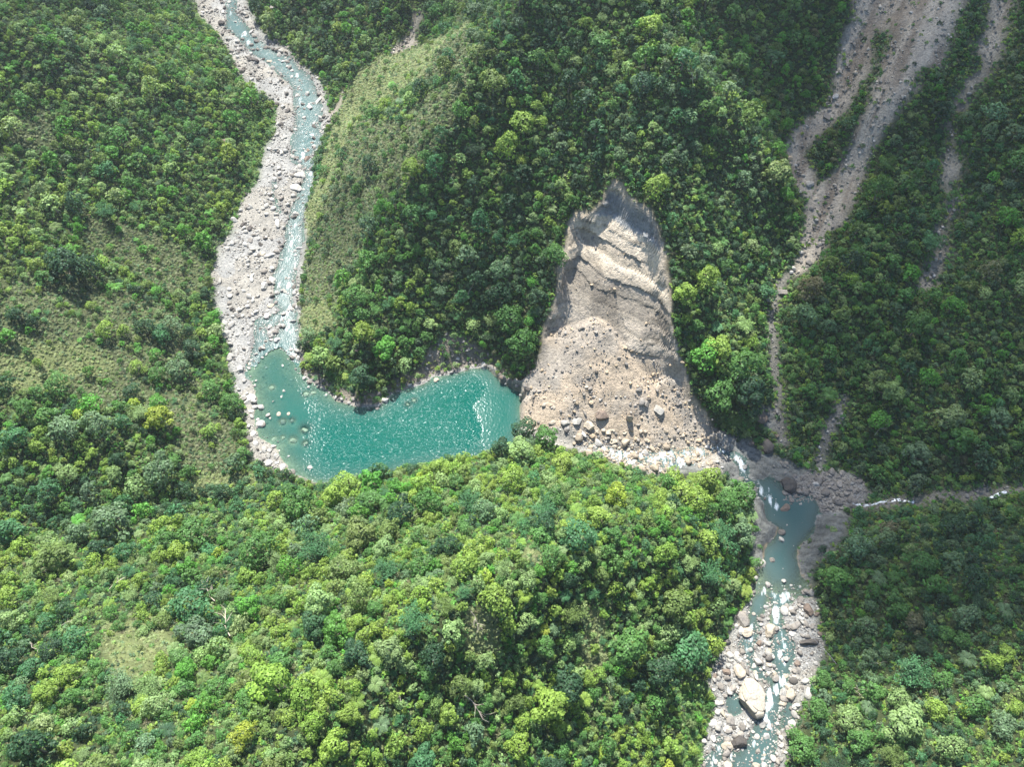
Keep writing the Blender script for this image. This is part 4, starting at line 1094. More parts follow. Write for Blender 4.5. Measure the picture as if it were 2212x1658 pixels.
def cloud(pts, alt, dens, edge, label, seed):
    P_ = project_up(pts, alt)
    lo = P_.min(0) - edge; hi = P_.max(0) + edge
    xs = np.arange(lo[0], hi[0], 9.0); ys = np.arange(lo[1], hi[1], 9.0)
    X, Y = np.meshgrid(xs, ys)
    d = -poly_sd(X, Y, P_) + edge * .9 * fbm(X, Y, 70, 4, seed)
    a = sstep(-edge * .5, edge * .5, d)
    lump = np.abs(fbm(X, Y, 60, 4, seed + 1))
    keep = (a > .01)[:-1, :-1]
    nyx = X.shape
    CO, F, A, off = [], [], [], 0
    for s in (-1, 1):
        z = alt + s * (6 + (26 if s > 0 else 12) * lump) * a + (0 if s > 0 else -.5)
        co, f, (aa,) = compact(np.column_stack([X.ravel(), Y.ravel(), z.ravel()]), grid_faces(*nyx, keep), (a * dens * (.85 + .5 * lump)).ravel())
        CO.append(co); F.append(f + off); A.append(aa); off += len(co)
    me = mesh_from("cloud", np.vstack(CO), np.vstack(F), [M_CLOUD], {'dense': ('FLOAT', 'POINT', np.clip(np.concatenate(A), 0, 1))}, smooth=True)
    link(bpy.data.objects.new("cloud", me), label, kind='structure')
cloud([(1560, -400), (1575, 0), (1610, 150), (1655, 300), (1700, 420), (1705, 600), (1690, 800), (1665, 930), (1590, 965), (1622, 1020), (1642, 1100), (1655, 1180), (1680, 1250),
       (1765, 1290), (1775, 1390), (1900, 1430), (2120, 1405), (2400, 1390), (3200, 1390), (3200, -400)], 760, .57, 34, 'broad grey cloud shading the eastern slopes', 200)
cloud([(740, 420), (900, 360), (1000, 330), (1120, 420), (1180, 500), (1200, 620), (1150, 760), (1040, 790), (900, 700), (780, 640)], 700, .26, 40, 'thin unseen cloud added to shade the spur', 210)  # unseen patch added to darken the spur's flank, shaped from the wanted shade
cloud([(-300, -400), (-300, 120), (60, 110), (240, 30), (330, -60), (400, -400)], 700, .34, 40, 'small unseen cloud added to dim the far western slope', 220)  # out of view, put in only to dim this corner of the slope
cloud([(830, -400), (900, -40), (1050, 30), (1200, 50), (1450, 40), (1600, 0), (1620, -400)], 700, .26, 40, 'thin unseen cloud added to dim the head of the spur', 230)  # another added sheet out of view, there to lower the sun on the spur head

# ------------------------------------------------------------------ trees
# single trees that stand out: frame u, v, crown radius in frame units, colour, kind
def F_(pts): return [(748 + .2537 * p[0], 1169 + .2537 * p[1], p[2] * .2537) + p[3:] for p in pts]
def N_(pts): return [(.2537 * p[0], 1122 + .2537 * p[1], p[2] * .2537) + p[3:] for p in pts]
def Q_(pts): return [(1664 + .2668 * p[0], 1216 + .2668 * p[1], p[2] * .2668) + p[3:] for p in pts]
def W_(pts): return [(.31 * p[0], 561 + .31 * p[1], p[2] * .31) + p[3:] for p in pts]
B, L_, M_ = 'b', 'bamboo', 'palm'
MARKED = F_([(1000, 230, 120, 'lime', B), (560, 690, 170, 'teal', L_), (740, 1000, 125, 'dark', B), (1880, 1230, 160, 'dark', B), (1740, 1400, 170, 'lime', B), (1400, 1190, 85, 'lime', B),
             (870, 1460, 100, 'lime', B), (355, 360, 45, 'yellow', B), (515, 530, 38, 'yellow', B), (460, 1190, 44, 'yellow', B), (510, 400, 52, 'olive', B), (690, 1130, 85, 'green', B),
             (1330, 230, 105, 'pale', L_), (1190, 150, 70, 'pale', B), (1540, 340, 95, 'pale', B), (650, 370, 85, 'pale', B), (130, 480, 140, 'olive', B), (240, 590, 85, 'green', B),
             (90, 690, 85, 'lime', B), (1900, 340, 85, 'dark', B), (1690, 880, 105, 'green', B), (1190, 1020, 85, 'pale', B), (1100, 1240, 80, 'pale', B), (970, 1210, 90, 'olive', B),
             (1440, 1370, 90, 'olive', B), (1180, 1370, 85, 'green', B), (1500, 1550, 85, 'lime', B), (1820, 1600, 85, 'lime', B), (1650, 490, 68, 'green', B), (1760, 770, 70, 'grey', B),
             (1380, 730, 75, 'lime', B), (80, 960, 130, 'dark', B), (330, 240, 150, 'teal', L_), (620, 210, 125, 'green', B), (880, 40, 105, 'dark', B), (1740, 120, 110, 'green', B),
             (1650, 250, 62, 'vivid', B), (1960, 50, 65, 'lime', B), (2160, 310, 75, 'olive', B), (1930, 610, 135, 'olive', L_), (850, 540, 115, 'olive', L_), (240, 1220, 90, 'pale', M_),
             (2060, 1180, 70, 'lime', B), (1050, 980, 60, 'olive', B), (300, 1570, 100, 'grey', M_)]) + \
    N_([(60, 690, 100, 'lime', B), (1100, 640, 95, 'pale', L_), (440, 650, 115, 'olive', L_), (560, 1340, 120, 'lime', B), (380, 880, 85, 'teal', B), (1000, 1420, 165, 'grey', L_),
        (640, 1020, 120, 'teal', B), (240, 1280, 115, 'teal', B), (1590, 1300, 110, 'vivid', B), (420, 360, 150, 'olive', B), (830, 250, 105, 'dark', B), (430, 210, 110, 'pale', B),
        (1340, 310, 75, 'lime', B), (1860, 290, 52, 'yellow', B), (1390, 180, 125, 'green', B), (1200, 510, 72, 'lime', B), (690, 120, 115, 'grey', B), (1060, 270, 100, 'teal', B),
        (1610, 720, 180, 'teal', B), (2140, 320, 65, 'brown', B), (1640, 1580, 62, 'yellow', B), (1850, 1440, 105, 'green', B), (2100, 1540, 110, 'green', B), (640, 1520, 110, 'green', B),
        (1200, 1600, 95, 'lime', B), (400, 1500, 115, 'lime', B), (120, 1500, 140, 'teal', B), (110, 860, 110, 'pale', B), (1380, 870, 80, 'olive', B), (1000, 900, 70, 'green', B),
        (1480, 1110, 80, 'pale', M_), (100, 100, 120, 'teal', B)]) + \
    Q_([(1050, 1110, 100, 'pale', B), (640, 1250, 125, 'pale', B), (740, 1450, 115, 'green', B), (1080, 1310, 165, 'pale', B), (980, 1550, 120, 'olive', L_), (1350, 1190, 100, 'lime', B),
        (1180, 870, 190, 'teal', L_), (1400, 960, 85, 'green', B), (1810, 820, 95, 'lime', B), (1430, 570, 72, 'green', B), (1060, 400, 100, 'green', B), (1600, 430, 110, 'grey', B),
        (400, 1200, 90, 'green', B), (260, 1500, 125, 'green', B), (1450, 1480, 125, 'pale', B), (1560, 630, 75, 'green', B), (640, 1010, 60, 'green', B), (440, 950, 75, 'green', B),
        (1570, 1200, 62, 'yellow', B), (1920, 730, 75, 'lime', B), (1170, 490, 90, 'brown', B), (1750, 1050, 85, 'pale', M_), (880, 120, 85, 'grey', M_), (1600, 790, 90, 'grey', M_),
        (1900, 380, 85, 'grey', M_), (800, 1170, 80, 'grey', M_), (830, 220, 75, 'green', B), (1650, 1150, 100, 'green', B), (1900, 1300, 110, 'grey', B), (2000, 1160, 70, 'lime', B), (1700, 300, 90, 'dark', L_),
        (200, 1400, 80, 'green', B)]) + \
    W_([(390, 870, 85, 'green', B), (170, 1040, 80, 'green', B), (910, 930, 60, 'dark', B), (1100, 1000, 75, 'vivid', B), (930, 1010, 50, 'yellow', B), (540, 1080, 45, 'yellow', B),
        (100, 1240, 105, 'teal', B), (260, 1300, 58, 'lime', B), (630, 1350, 55, 'lime', B), (430, 1180, 110, 'grey', B), (680, 1160, 110, 'grey', B), (950, 1060, 100, 'pale', L_), (850, 1130, 70, 'teal', B),
        (1100, 1480, 130, 'grey', B), (730, 490, 65, 'lime', B), (870, 500, 50, 'lime', B), (1000, 470, 75, 'dark', B), (1170, 460, 90, 'grey', B), (1350, 620, 75, 'dark', B), (940, 740, 50, 'lime', B),
        (1080, 790, 75, 'green', B), (1240, 770, 95, 'grey', B), (1310, 500, 45, 'dark', B), (1440, 240, 50, 'dark', B), (450, 30, 140, 'dark', B), (620, 60, 100, 'dark', B), (120, 380, 60, 'dark', B),
        (230, 430, 50, 'dark', B), (560, 1440, 50, 'lime', B), (1490, 570, 50, 'vivid', B), (820, 1400, 60, 'dark', B), (1620, 1000, 80, 'green', B), (1120, 520, 80, 'teal', B), (460, 1500, 75, 'pale', B), (800, 1500, 70, 'pale', B)]) + \
    [(1610, 790, 42, 'green', B), (1560, 850, 44, 'green', B), (1620, 850, 46, 'dark', B), (1520, 770, 34, 'vivid', B), (1480, 640, 26, 'lime', B), (1530, 600, 28, 'lime', B), (1905, 905, 26, 'vivid', B),
     (1790, 850, 24, 'green', M_), (1100, 690, 34, 'green', B), (1130, 740, 36, 'green', B), (1200, 550, 26, 'green', B), (1080, 640, 30, 'dark', B), (1420, 400, 30, 'lime', B), (1550, 760, 34, 'lime', B),
     (780, 820, 30, 'dark', B), (830, 750, 30, 'vivid', B), (760, 640, 26, 'green', B), (1700, 270, 16, 'vivid', B), (1700, 420, 16, 'vivid', B), (1750, 530, 20, 'vivid', B), (1600, 130, 24, 'green', B),
     (1880, 130, 0.1 * 130, 'vivid', B), (2180, 470, 26, 'vivid', B), (2020, 520, 30, 'teal', L_), (2060, 660, 22, 'vivid', B), (1570, 1090, 34, 'green', B), (1610, 1070, 30, 'green', B), (1600, 1150, 30, 'grey', B),
     (1560, 1150, 36, 'teal', L_), (1540, 1240, 40, 'teal', L_), (1460, 1310, 40, 'olive', B), (1490, 1400, 46, 'teal', B), (1360, 1400, 46, 'green', B), (1420, 1450, 44, 'dark', B), (1510, 1080, 30, 'lime', B),
     (680, 1180, 46, 'teal', L_), (560, 1190, 44, 'green', B), (1130, 930, 30, 'dark', B), (1180, 950, 32, 'green', B), (1085, 975, 26, 'dark', B), (640, 1090, 40, 'green', B),
     (860, 1110, 36, 'dark', B), (1010, 1080, 34, 'teal', L_), (1250, 1160, 40, 'teal', B), (1180, 1100, 34, 'teal', L_), (950, 1010, 26, 'lime', B), (420, 1150, 42, 'green', B), (240, 1130, 46, 'grey', B)]

h_crown = lambda k: (lambda x, y: h_ground(x, y) + k)
trees = []          # x, y, R, height factor, tint name, kind, marked
mu = np.array([m[:2] for m in MARKED]); mr = np.array([m[2] for m in MARKED])
gxm, gym = raymarch(mu[:, 0], mu[:, 1], h_ground)
_, _, zc = to_frame(gxm, gym, h_ground(gxm, gym) + 5)
for i, m in enumerate(MARKED):
    R = mr[i] * zc[i] / FPX * (1.0 if m[4] != 'palm' else .8)
    x, y = raymarch(m[0], m[1], h_crown(R * 1.05))
    if cover_at(x, y)[0] in (3, 4, 5): continue
    trees.append((float(x[0]), float(y[0]), R, rng.uniform(.95, 1.2), m[3], m[4], True))
cellm = 8.0
hashg = {}
def add_hash(x, y, R): hashg.setdefault((int(x // cellm), int(y // cellm)), []).append((x, y, R))
def clash(x, y, R, f):
    cx, cy = int(x // cellm), int(y // cellm)
    for i in (-2, -1, 0, 1, 2):
        for j in (-2, -1, 0, 1, 2):
            for (a, b, c) in hashg.get((cx + i, cy + j), ()):
                if (a - x) ** 2 + (b - y) ** 2 < (f * (c + R)) ** 2: return True
    return False
for t in trees: add_hash(t[0], t[1], t[2])
BIG = {0: 1, 1: .05, 2: .03, 6: .05, 7: .06, 8: .0, 9: .0}
SML = {0: 1, 1: .2, 2: .08, 6: .3, 7: .25, 8: .08, 9: .15}
area_pts = None
for (ntry, r0, r1, f, prob) in ((900, 5.6, 7.6, .66, BIG), (4200, 3.6, 5.6, .68, BIG), (19000, 2.3, 3.6, .64, BIG), (80000, 1.3, 2.3, .60, SML)):
    X = rng.uniform(-400, 460, ntry); Y = rng.uniform(-40, 690, ntry); Z = h_ground(X, Y)
    ok = in_view(X, Y, Z, 170, 190); X, Y, Z = X[ok], Y[ok], Z[ok]
    cv_ = cover_at(X, Y); pr = np.array([prob.get(int(c), 0) for c in cv_])
    openn = fbm(X, Y, 45, 3, 301)
    if r0 > 2: pr = pr * np.where(openn < -.25, .25, 1)
    ok = rng.uniform(size=len(X)) < pr
    X, Y = X[ok], Y[ok]
    near5 = np.zeros(len(X), bool)
    for a_ in range(6):
        q_ = cover_at(X + (r1 * .9 + .6) * math.cos(a_ * 1.047), Y + (r1 * .9 + .6) * math.sin(a_ * 1.047)); near5 |= (q_ == 5) | (q_ == 9)
    X, Y = X[~near5], Y[~near5]
    e = bil(SDB, X, Y, X0, Y0, GS); e2 = bil(sds, X, Y, X0, Y0, GS); e3 = bil(LSD, X, Y, X0, Y0, GS)
    Rr = rng.uniform(r0, r1, len(X)) * np.where(Y > 330, .88, 1.0)
    for x, y, R, a, b_, c_ in zip(X, Y, Rr, e, e2, e3):
        if min(a, b_, c_) < R * .55 + .3: continue
        if clash(x, y, R, f): continue
        add_hash(x, y, R); trees.append((x, y, R, rng.uniform(.85, 1.25), None, None, False))
tx = np.array([t[0] for t in trees]); ty = np.array([t[1] for t in trees]); tz = h_ground(tx, ty)
tR = np.array([t[2] for t in trees]); th = np.array([t[3] for t in trees])
tu, tv, tzc = to_frame(tx, ty, tz + tR)
# which colours grow where
names = list(TINTS)
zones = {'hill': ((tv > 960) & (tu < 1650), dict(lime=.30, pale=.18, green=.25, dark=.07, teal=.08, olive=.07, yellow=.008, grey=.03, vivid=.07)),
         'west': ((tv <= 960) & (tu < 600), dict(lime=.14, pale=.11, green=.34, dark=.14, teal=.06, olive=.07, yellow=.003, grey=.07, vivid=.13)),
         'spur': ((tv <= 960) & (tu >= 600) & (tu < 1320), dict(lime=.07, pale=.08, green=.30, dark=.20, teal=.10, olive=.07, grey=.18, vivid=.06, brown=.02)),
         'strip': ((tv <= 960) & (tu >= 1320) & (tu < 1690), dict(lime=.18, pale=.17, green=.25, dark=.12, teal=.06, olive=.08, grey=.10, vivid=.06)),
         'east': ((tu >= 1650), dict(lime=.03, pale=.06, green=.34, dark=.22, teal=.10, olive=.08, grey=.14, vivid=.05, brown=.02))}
tint = np.zeros((len(trees), 3)); tname = np.array([''] * len(trees), dtype=object); tzone = np.array(['hill'] * len(trees), dtype=object)
for zn, (msk_, pr) in zones.items():
    idx = np.where(msk_)[0]
    nz = fbm(tx[idx], ty[idx], 60, 3, 320)
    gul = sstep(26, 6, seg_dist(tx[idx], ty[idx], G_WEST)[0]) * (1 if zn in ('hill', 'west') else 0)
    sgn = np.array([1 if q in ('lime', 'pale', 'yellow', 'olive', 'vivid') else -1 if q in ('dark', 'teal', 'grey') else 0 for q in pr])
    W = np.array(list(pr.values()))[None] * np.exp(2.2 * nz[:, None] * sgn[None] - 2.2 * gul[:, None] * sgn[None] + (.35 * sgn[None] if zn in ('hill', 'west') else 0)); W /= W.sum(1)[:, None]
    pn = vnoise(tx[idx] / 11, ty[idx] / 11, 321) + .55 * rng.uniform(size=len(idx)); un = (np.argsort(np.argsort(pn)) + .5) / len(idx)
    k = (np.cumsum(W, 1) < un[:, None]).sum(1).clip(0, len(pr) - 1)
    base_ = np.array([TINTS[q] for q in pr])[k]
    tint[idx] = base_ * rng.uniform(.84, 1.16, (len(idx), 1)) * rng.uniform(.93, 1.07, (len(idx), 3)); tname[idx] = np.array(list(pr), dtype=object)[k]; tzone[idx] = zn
kind = np.where(rng.uniform(size=len(trees)) < .09, 'bamboo', 'b').astype(object)
kind[(rng.uniform(size=len(trees)) < .035) & (tR < 3.6)] = 'palm'
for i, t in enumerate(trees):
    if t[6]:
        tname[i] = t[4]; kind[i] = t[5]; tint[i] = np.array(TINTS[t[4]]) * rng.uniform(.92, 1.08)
    elif kind[i] == 'bamboo' and tname[i] in ('lime', 'vivid', 'brown', 'yellow'):
        tname[i] = 'teal'; tint[i] = np.array(TINTS['teal']) * rng.uniform(.9, 1.15)

NEAR_B = [broadleaf(400 + k, nl, 1500, .066, fl, tp) for k, (nl, fl, tp) in enumerate([(16, .75, 1), (22, .6, .8), (12, .9, 1.2), (26, .7, 1), (18, .5, .7), (14, 1.0, 1.3), (30, .65, .9)])]
NEAR_P = [plume(430 + k, n, 120, .05) for k, n in enumerate([13, 17, 11])]
NEAR_M = [palm(440 + k, n) for k, n in enumerate([13, 16])]
proto_mesh = {}
def part_mesh(nm, co, f, shade, mat):
    v = np.repeat(shade, f.shape[1]) if shade is not None else np.ones(len(co))
    return mesh_from(nm, co, f, [mat], {'shade': ('FLOAT_COLOR', 'POINT', np.column_stack([v, v, v, np.ones(len(v))]).astype(np.float32))})
for key, lst in (('b', NEAR_B), ('bamboo', NEAR_P), ('palm', NEAR_M)):
    proto_mesh[key] = []
    for k, pr_ in enumerate(lst):
        cr = part_mesh("crown", pr_[0], pr_[1], pr_[2], M_LEAF)
        if key == 'b': tk = limbs(pr_[3], 450 + k)
        else: tk = pr_[3]
        proto_mesh[key].append((cr, mesh_from("trunk", tk[0], tk[1], [M_BARK], smooth=True)))

size_px = tR / tzc * FPX
onscreen = (tu > -25) & (tu < 2237) & (tv > -25) & (tv < 1683)
# hidden behind a slope?
lx, ly = raymarch(tu, tv, h_ground)
hidden = np.hypot(lx, ly) < np.hypot(tx, ty) - 12 - tR
chosen = np.zeros(len(trees), bool)
marked = np.array([t[6] for t in trees])
for key, cap in (('b', 226), ('bamboo', 36), ('palm', 26)):
    idx = np.where((kind == key) & onscreen & ~hidden)[0]
    order = idx[np.argsort(-(size_px[idx] + 12 * marked[idx]))][:cap]
    chosen[order] = True
print("trees", len(trees), "single", int(chosen.sum()))

# ------------------------------------------------------------------ words for labels
TW = {'lime': 'bright lime green', 'pale': 'pale green', 'green': 'mid green', 'dark': 'dark green', 'teal': 'blue-green', 'olive': 'olive green', 'yellow': 'yellow-green',
      'grey': 'grey-green', 'brown': 'brownish green', 'vivid': 'vivid green'}
MARKS = [((845, 890), 'lake centre'), ((590, 880), 'shallow western lake arm'), ((1090, 850), 'deep eastern lake end'), ((1335, 560), 'bare rock scar'), ((1290, 780), 'tan debris cone'),
         ((1400, 930), 'debris toe'), ((1600, 1010), 'first rapid'), ((1680, 1080), 'white chute above the pool'), ((1690, 1200), 'grey pool'), ((1640, 1500), 'cracked giant boulder'),
         ((1680, 1330), 'bouldery outlet of the pool'), ((1900, 1080), 'side cascade'), ((560, 560), 'white gravel bar'), ((640, 200), 'upper river bend'), ((520, 60), 'rocky upper river'),
         ((870, 110), 'grassy ridge'), ((720, 260), 'rock notch'), ((1750, 400), 'pale scree chute'), ((1930, 130), 'wide landslip'), ((2080, 250), 'thin eastern landslip'), ((2010, 560), 'stony gully'),
         ((1690, 800), 'narrow boulder gully'), ((1800, 900), 'forked stony gully'), ((150, 760), 'brown scrub slope'), ((200, 880), 'olive scrub'), ((310, 1400), 'pale grass clearing'),
         ((1030, 1360), 'small grass gap'), ((1280, 1390), 'narrow grass strip'), ((1490, 1560), 'grassy bank'), ((700, 1000), 'south lake shore'), ((1150, 930), 'spur tip'),
         ((770, 850), 'rocky north shore'), ((970, 770), 'grey gravel fan'), ((560, 270), 'riverside meadow'), ((1620, 1660), 'lower rapids'), ((1500, 1020), 'shaded spur edge'), ((480, 1030), 'grass path')]
mk = np.array([m[0] for m in MARKS], float)
def compass(du, dv):
    a = math.degrees(math.atan2(-dv, du)) % 360
    return ['east', 'north-east', 'north', 'north-west', 'west', 'south-west', 'south', 'south-east'][int((a + 22.5) // 45) % 8]
used = set()
RINGS = [(28, 'beside'), (70, 'just {c} of'), (130, '{c} of'), (220, 'some way {c} of'), (9999, 'far {c} of')]
def phrase(u, v, k):
    d = np.hypot(*(mk - (u, v)).T); j = np.argsort(d)[k]
    ring = next(w for lim, w in RINGS if d[j] < lim)
    return ring.format(c=compass(u - mk[j, 0], v - mk[j, 1])) + ' the ' + MARKS[j][1]
def unique(cands):
    for c in cands:
        n = len(c.replace('-', ' ').split())
        if c not in used and n <= 16:
            used.add(c); return c
    return None
def name_it(head, forms, u, v, near):
    """shortest description that fits this one only"""
    c = [f"{head} {phrase(u, v, 0)}"]
    c += [f"{head} {fm} {phrase(u, v, 0)}" for fm in forms]
    c += [f"{head} {near} {phrase(u, v, 0)}"] if near else []
    c += [f"{head} {phrase(u, v, 1)}", f"{head} {near} {phrase(u, v, 1)}"]
    c += [f"{head} {phrase(u, v, 0)} and {phrase(u, v, 1)}", f"{head} {phrase(u, v, 0)} and {phrase(u, v, 2)}", f"{head} {near} {phrase(u, v, 2)}", f"{head} {phrase(u, v, 2)}", f"{head} {phrase(u, v, 3)}"]
    c += [f"{head} {fm} {phrase(u, v, q)}" for q in (1, 2, 3, 4) for fm in forms]
    return unique(c) or unique([f"{head} {near} {phrase(u, v, q)}" for q in (3, 4, 5, 6, 7, 8)]) or f"{head} {phrase(u, v, 0)}"

# ------------------------------------------------------------------ the trees that stand as objects of their own
cidx = np.where(chosen)[0]
KN = {'b': 'broadleaf_tree', 'bamboo': 'bamboo_clump', 'palm': 'tree_fern'}
KT = {'b': 'tree', 'bamboo': 'bamboo clump', 'palm': 'tree fern'}
GR = {'b': 'broadleaf trees of the gorge forest', 'bamboo': 'feathery bamboo clumps', 'palm': 'tree ferns among the forest'}
cat = {'b': 'tree', 'bamboo': 'bamboo', 'palm': 'tree fern'}
for i in cidx[np.argsort(-size_px[cidx])]:
    key = kind[i]; vi = int(rng.integers(len(proto_mesh[key])))
    root = bpy.data.objects.new(KN[key], None)
    root.empty_display_size = 1
    root.location = (tx[i], ty[i], tz[i] - .1)
    root.rotation_euler = (rng.uniform(-.08, .08), rng.uniform(-.08, .08), rng.uniform(0, 6.28))
    R = tR[i]; root.scale = (R, R * rng.uniform(.88, 1.12), R * th[i])
    d = np.hypot(tu - tu[i], tv - tv[i]); d[i] = 1e9
    d2 = np.where((size_px > size_px[i] * .8) & chosen, d, 1e9); j = int(np.argmin(d2))
    near = f"next to a {TW[tname[j]].split()[-2] + ' ' + TW[tname[j]].split()[-1]} one" if len(TW[tname[j]].split()) > 1 else f"next to a {TW[tname[j]]} one"
    sz = 'huge' if size_px[i] > 38 else 'large' if size_px[i] > 28 else 'medium' if size_px[i] > 18 else 'small'
    shp = {'b': ['spreading', 'broad', 'domed', 'many-lobed', 'flat-topped', 'tall', 'lumpy'], 'bamboo': ['drooping', 'plumed', 'arching'], 'palm': ['star-shaped', 'open']}[key][vi]
    lab = name_it(f"{sz} {TW[tname[i]]} {KT[key]}", [f"with {shp} crown"], tu[i], tv[i], near)
    link(root, lab, cat[key], GR[key])
    cr = bpy.data.objects.new("crown", proto_mesh[key][vi][0]); cr["tint"] = [float(q) for q in tint[i]]
    link(cr, parent=root)
    tk = bpy.data.objects.new("trunk", proto_mesh[key][vi][1]); link(tk, parent=root)

# ------------------------------------------------------------------ the rest of the forest, undergrowth, grass
def far_tree(seed, nl, nq, size):
    co, f, sh, cs = broadleaf(seed, nl, nq, size)
    tk = limbs(cs, seed, 2)
    c, g = join([(co, f), tk]); s = np.concatenate([sh, np.ones(len(tk[1]))])
    return c, g, s, np.concatenate([np.zeros(len(f)), np.ones(len(tk[1]))])
FAR = [far_tree(500 + k, nl, 620, .088) for k, nl in enumerate([12, 16, 20, 10, 24, 14])]
for k in range(2):
    co, f, sh, st_ = plume(510 + k, 11, 55, .065)
    FAR.append((co, f, sh, 0))
for k in range(2):
    co, f, sh, st_ = palm(515 + k, 12); FAR.append((co, f, sh, 0))
ri = np.where(~chosen)[0]
kid = np.where(kind[ri] == 'b', rng.integers(0, 6, len(ri)), np.where(kind[ri] == 'bamboo', rng.integers(6, 8, len(ri)), rng.integers(8, 10, len(ri))))
rr = tR[ri]
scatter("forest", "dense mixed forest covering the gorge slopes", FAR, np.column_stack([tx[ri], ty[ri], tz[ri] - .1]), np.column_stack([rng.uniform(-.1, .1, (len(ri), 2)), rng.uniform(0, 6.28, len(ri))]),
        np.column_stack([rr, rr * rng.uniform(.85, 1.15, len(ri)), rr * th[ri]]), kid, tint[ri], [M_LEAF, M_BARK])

def bush(seed, nq=150, size=.13):
    co, f, sh, cs = broadleaf(seed, 7, nq, size, .5, .6)
    co = co * np.array([1, 1, .9]) - np.array([0, 0, .62])
    return co, f, sh, 0
BUSH = [bush(520 + k) for k in range(5)]
TUS = [tussock(540 + k) + (0,) for k in range(4)]
X, Y, Z = jitter(1.8)
cvx = cover_at(X, Y); e = np.minimum(np.minimum(bil(SDB, X, Y, X0, Y0, GS), bil(sds, X, Y, X0, Y0, GS)), bil(LSD, X, Y, X0, Y0, GS))
p_ = np.select([cvx == 0, cvx == 1, cvx == 2, cvx == 6, cvx == 7, cvx == 9, cvx == 5, cvx == 8], [.97, .85, .4, .6, .35, .1, .10, .05], 0)
k = (rng.uniform(size=len(X)) < p_) & (e > .5)
X, Y, Z, cvx = X[k], Y[k], Z[k], cvx[k]
n = len(X)
tb, _ = mixtint(['green', 'dark', 'olive', 'lime', 'grey', 'pale', 'vivid', 'brown'], [.32, .14, .12, .16, .06, .10, .08, .02], n, .25)
ts, _ = mixtint(['olive', 'brown', 'grey', 'pale', 'dark', 'green'], [.2, .18, .2, .1, .12, .2], n, .3)
tb = np.where((cvx == 1)[:, None] | (cvx == 2)[:, None], ts, tb)
s = rng.uniform(.85, 1.9, n) * np.where((cvx == 1) | (cvx == 2), .74, 1.0)
scatter("undergrowth", "low shrubs and creepers between the trees", BUSH, np.column_stack([X, Y, Z]), np.column_stack([rng.uniform(-.3, .3, (n, 2)), rng.uniform(0, 6.28, n)]),
        np.column_stack([s, s * rng.uniform(.8, 1.2, n), s * rng.uniform(.6, 1.1, n)]), rng.integers(0, 5, n), tb, [M_LEAF, M_BARK])
print("undergrowth", n)
X, Y, Z = jitter(1.35)
cvx = cover_at(X, Y); e = np.minimum(bil(SDB, X, Y, X0, Y0, GS), bil(LSD, X, Y, X0, Y0, GS))
p_ = np.select([cvx == 0, cvx == 1, cvx == 2, cvx == 6, cvx == 7, cvx == 9], [.14, .6, .97, .8, .1, .1], 0)
k = (rng.uniform(size=len(X)) < p_) & (e > .3)
X, Y, Z, cvx = X[k], Y[k], Z[k], cvx[k]; n = len(X)
GT = np.array([(.175, .20, .10), (.18, .215, .09), (.22, .26, .11), (.11, .21, .055)])
ty_ = np.select([cvx == 1, cvx == 2, cvx == 6], [0, 2, 3], 1)
tg = GT[ty_] * rng.uniform(.7, 1.25, (n, 1)) * rng.uniform(.93, 1.07, (n, 3))
s = rng.uniform(.8, 1.5, n)
scatter("long_grass", "tussocks of long grass on the open slopes", TUS, np.column_stack([X, Y, Z]), np.column_stack([rng.uniform(-.3, .3, (n, 2)), rng.uniform(0, 6.28, n)]),
        np.column_stack([s, s, s]), rng.integers(0, 4, n), tg, [M_LEAF])
print("grass", n)

# ------------------------------------------------------------------ loose stones
ROUND = [stone(600 + k, 2, (1, r_, h_), 5, .06) for k, (r_, h_) in enumerate([(.8, .6), (.9, .7), (.7, .5), (.95, .55)])]
ANG = [stone(610 + k, 2, (1, r_, h_), 11, .05) for k, (r_, h_) in enumerate([(.75, .6), (.9, .65), (.6, .5), (.85, .8)])]
ST = [(c, f, np.ones(len(f)), 0) for c, f in ROUND + ANG]
X, Y, Z = jitter(.82)
cvx = cover_at(X, Y)
wet = bil(STR, X, Y, X0, Y0, GS) > 0
inl = bil(LSD, X, Y, X0, Y0, GS) < 0
bare = fbm(X, Y, 11, 3, 401)
p_ = np.select([(cvx == 3) & (bare > -.12), cvx == 3, cvx == 4, cvx == 5, cvx == 7, cvx == 8, cvx == 9], [.75, .22, .5, .45, .4, .07, .55], 0)
zc_l = 33.5 - .60 * np.hypot((X - ax_) * .92, (Y - ay_))
onface = (cvx == 4) & (Z > zc_l + 2.5) & (Y > ay_ - 12)
p_ = np.where(onface, .02, p_); p_ = np.where(wet, p_ * .75, p_)
us_, vs_, _ = to_frame(X, Y, Z)
nearpool = (us_ > 1690) & (us_ < 1890) & (vs_ > 985) & (vs_ < 1112) & (cvx == 3)
toe_s = (us_ > 1240) & (us_ < 1550) & (vs_ > 930) & (vs_ < 1035)
p_ = np.where(nearpool | (toe_s & (cvx == 3)), .9, p_)
lowr = (us_ > 1500) & (vs_ > 1270) & (cvx == 3)
p_ = np.where(lowr & ~wet, .8, p_)
p_ = np.where(wet & (us_ > 1600) & (vs_ > 1085) & (vs_ < 1262), .03, p_)
p_ = np.where(inl, np.where(Z > -1.2, .1, 0), p_)
p_ = np.where((cvx == 4) & ~onface & (bare < 0), p_ * .45, p_)
k = rng.uniform(size=len(X)) < p_
X, Y, Z, cvx, wet, inl, nearpool, toe_s, lowr = [a[k] for a in (X, Y, Z, cvx, wet, inl, nearpool, toe_s, lowr)]; n = len(X)
s = .19 + .26 * rng.pareto(2.2, n); s = np.minimum(s, np.where(cvx == 3, 2.0, 1.2))
s = np.where(wet & (s < .35), s + .3, s); s = np.where(nearpool | toe_s, s * 1.3, np.where(lowr, s * 1.12, s))
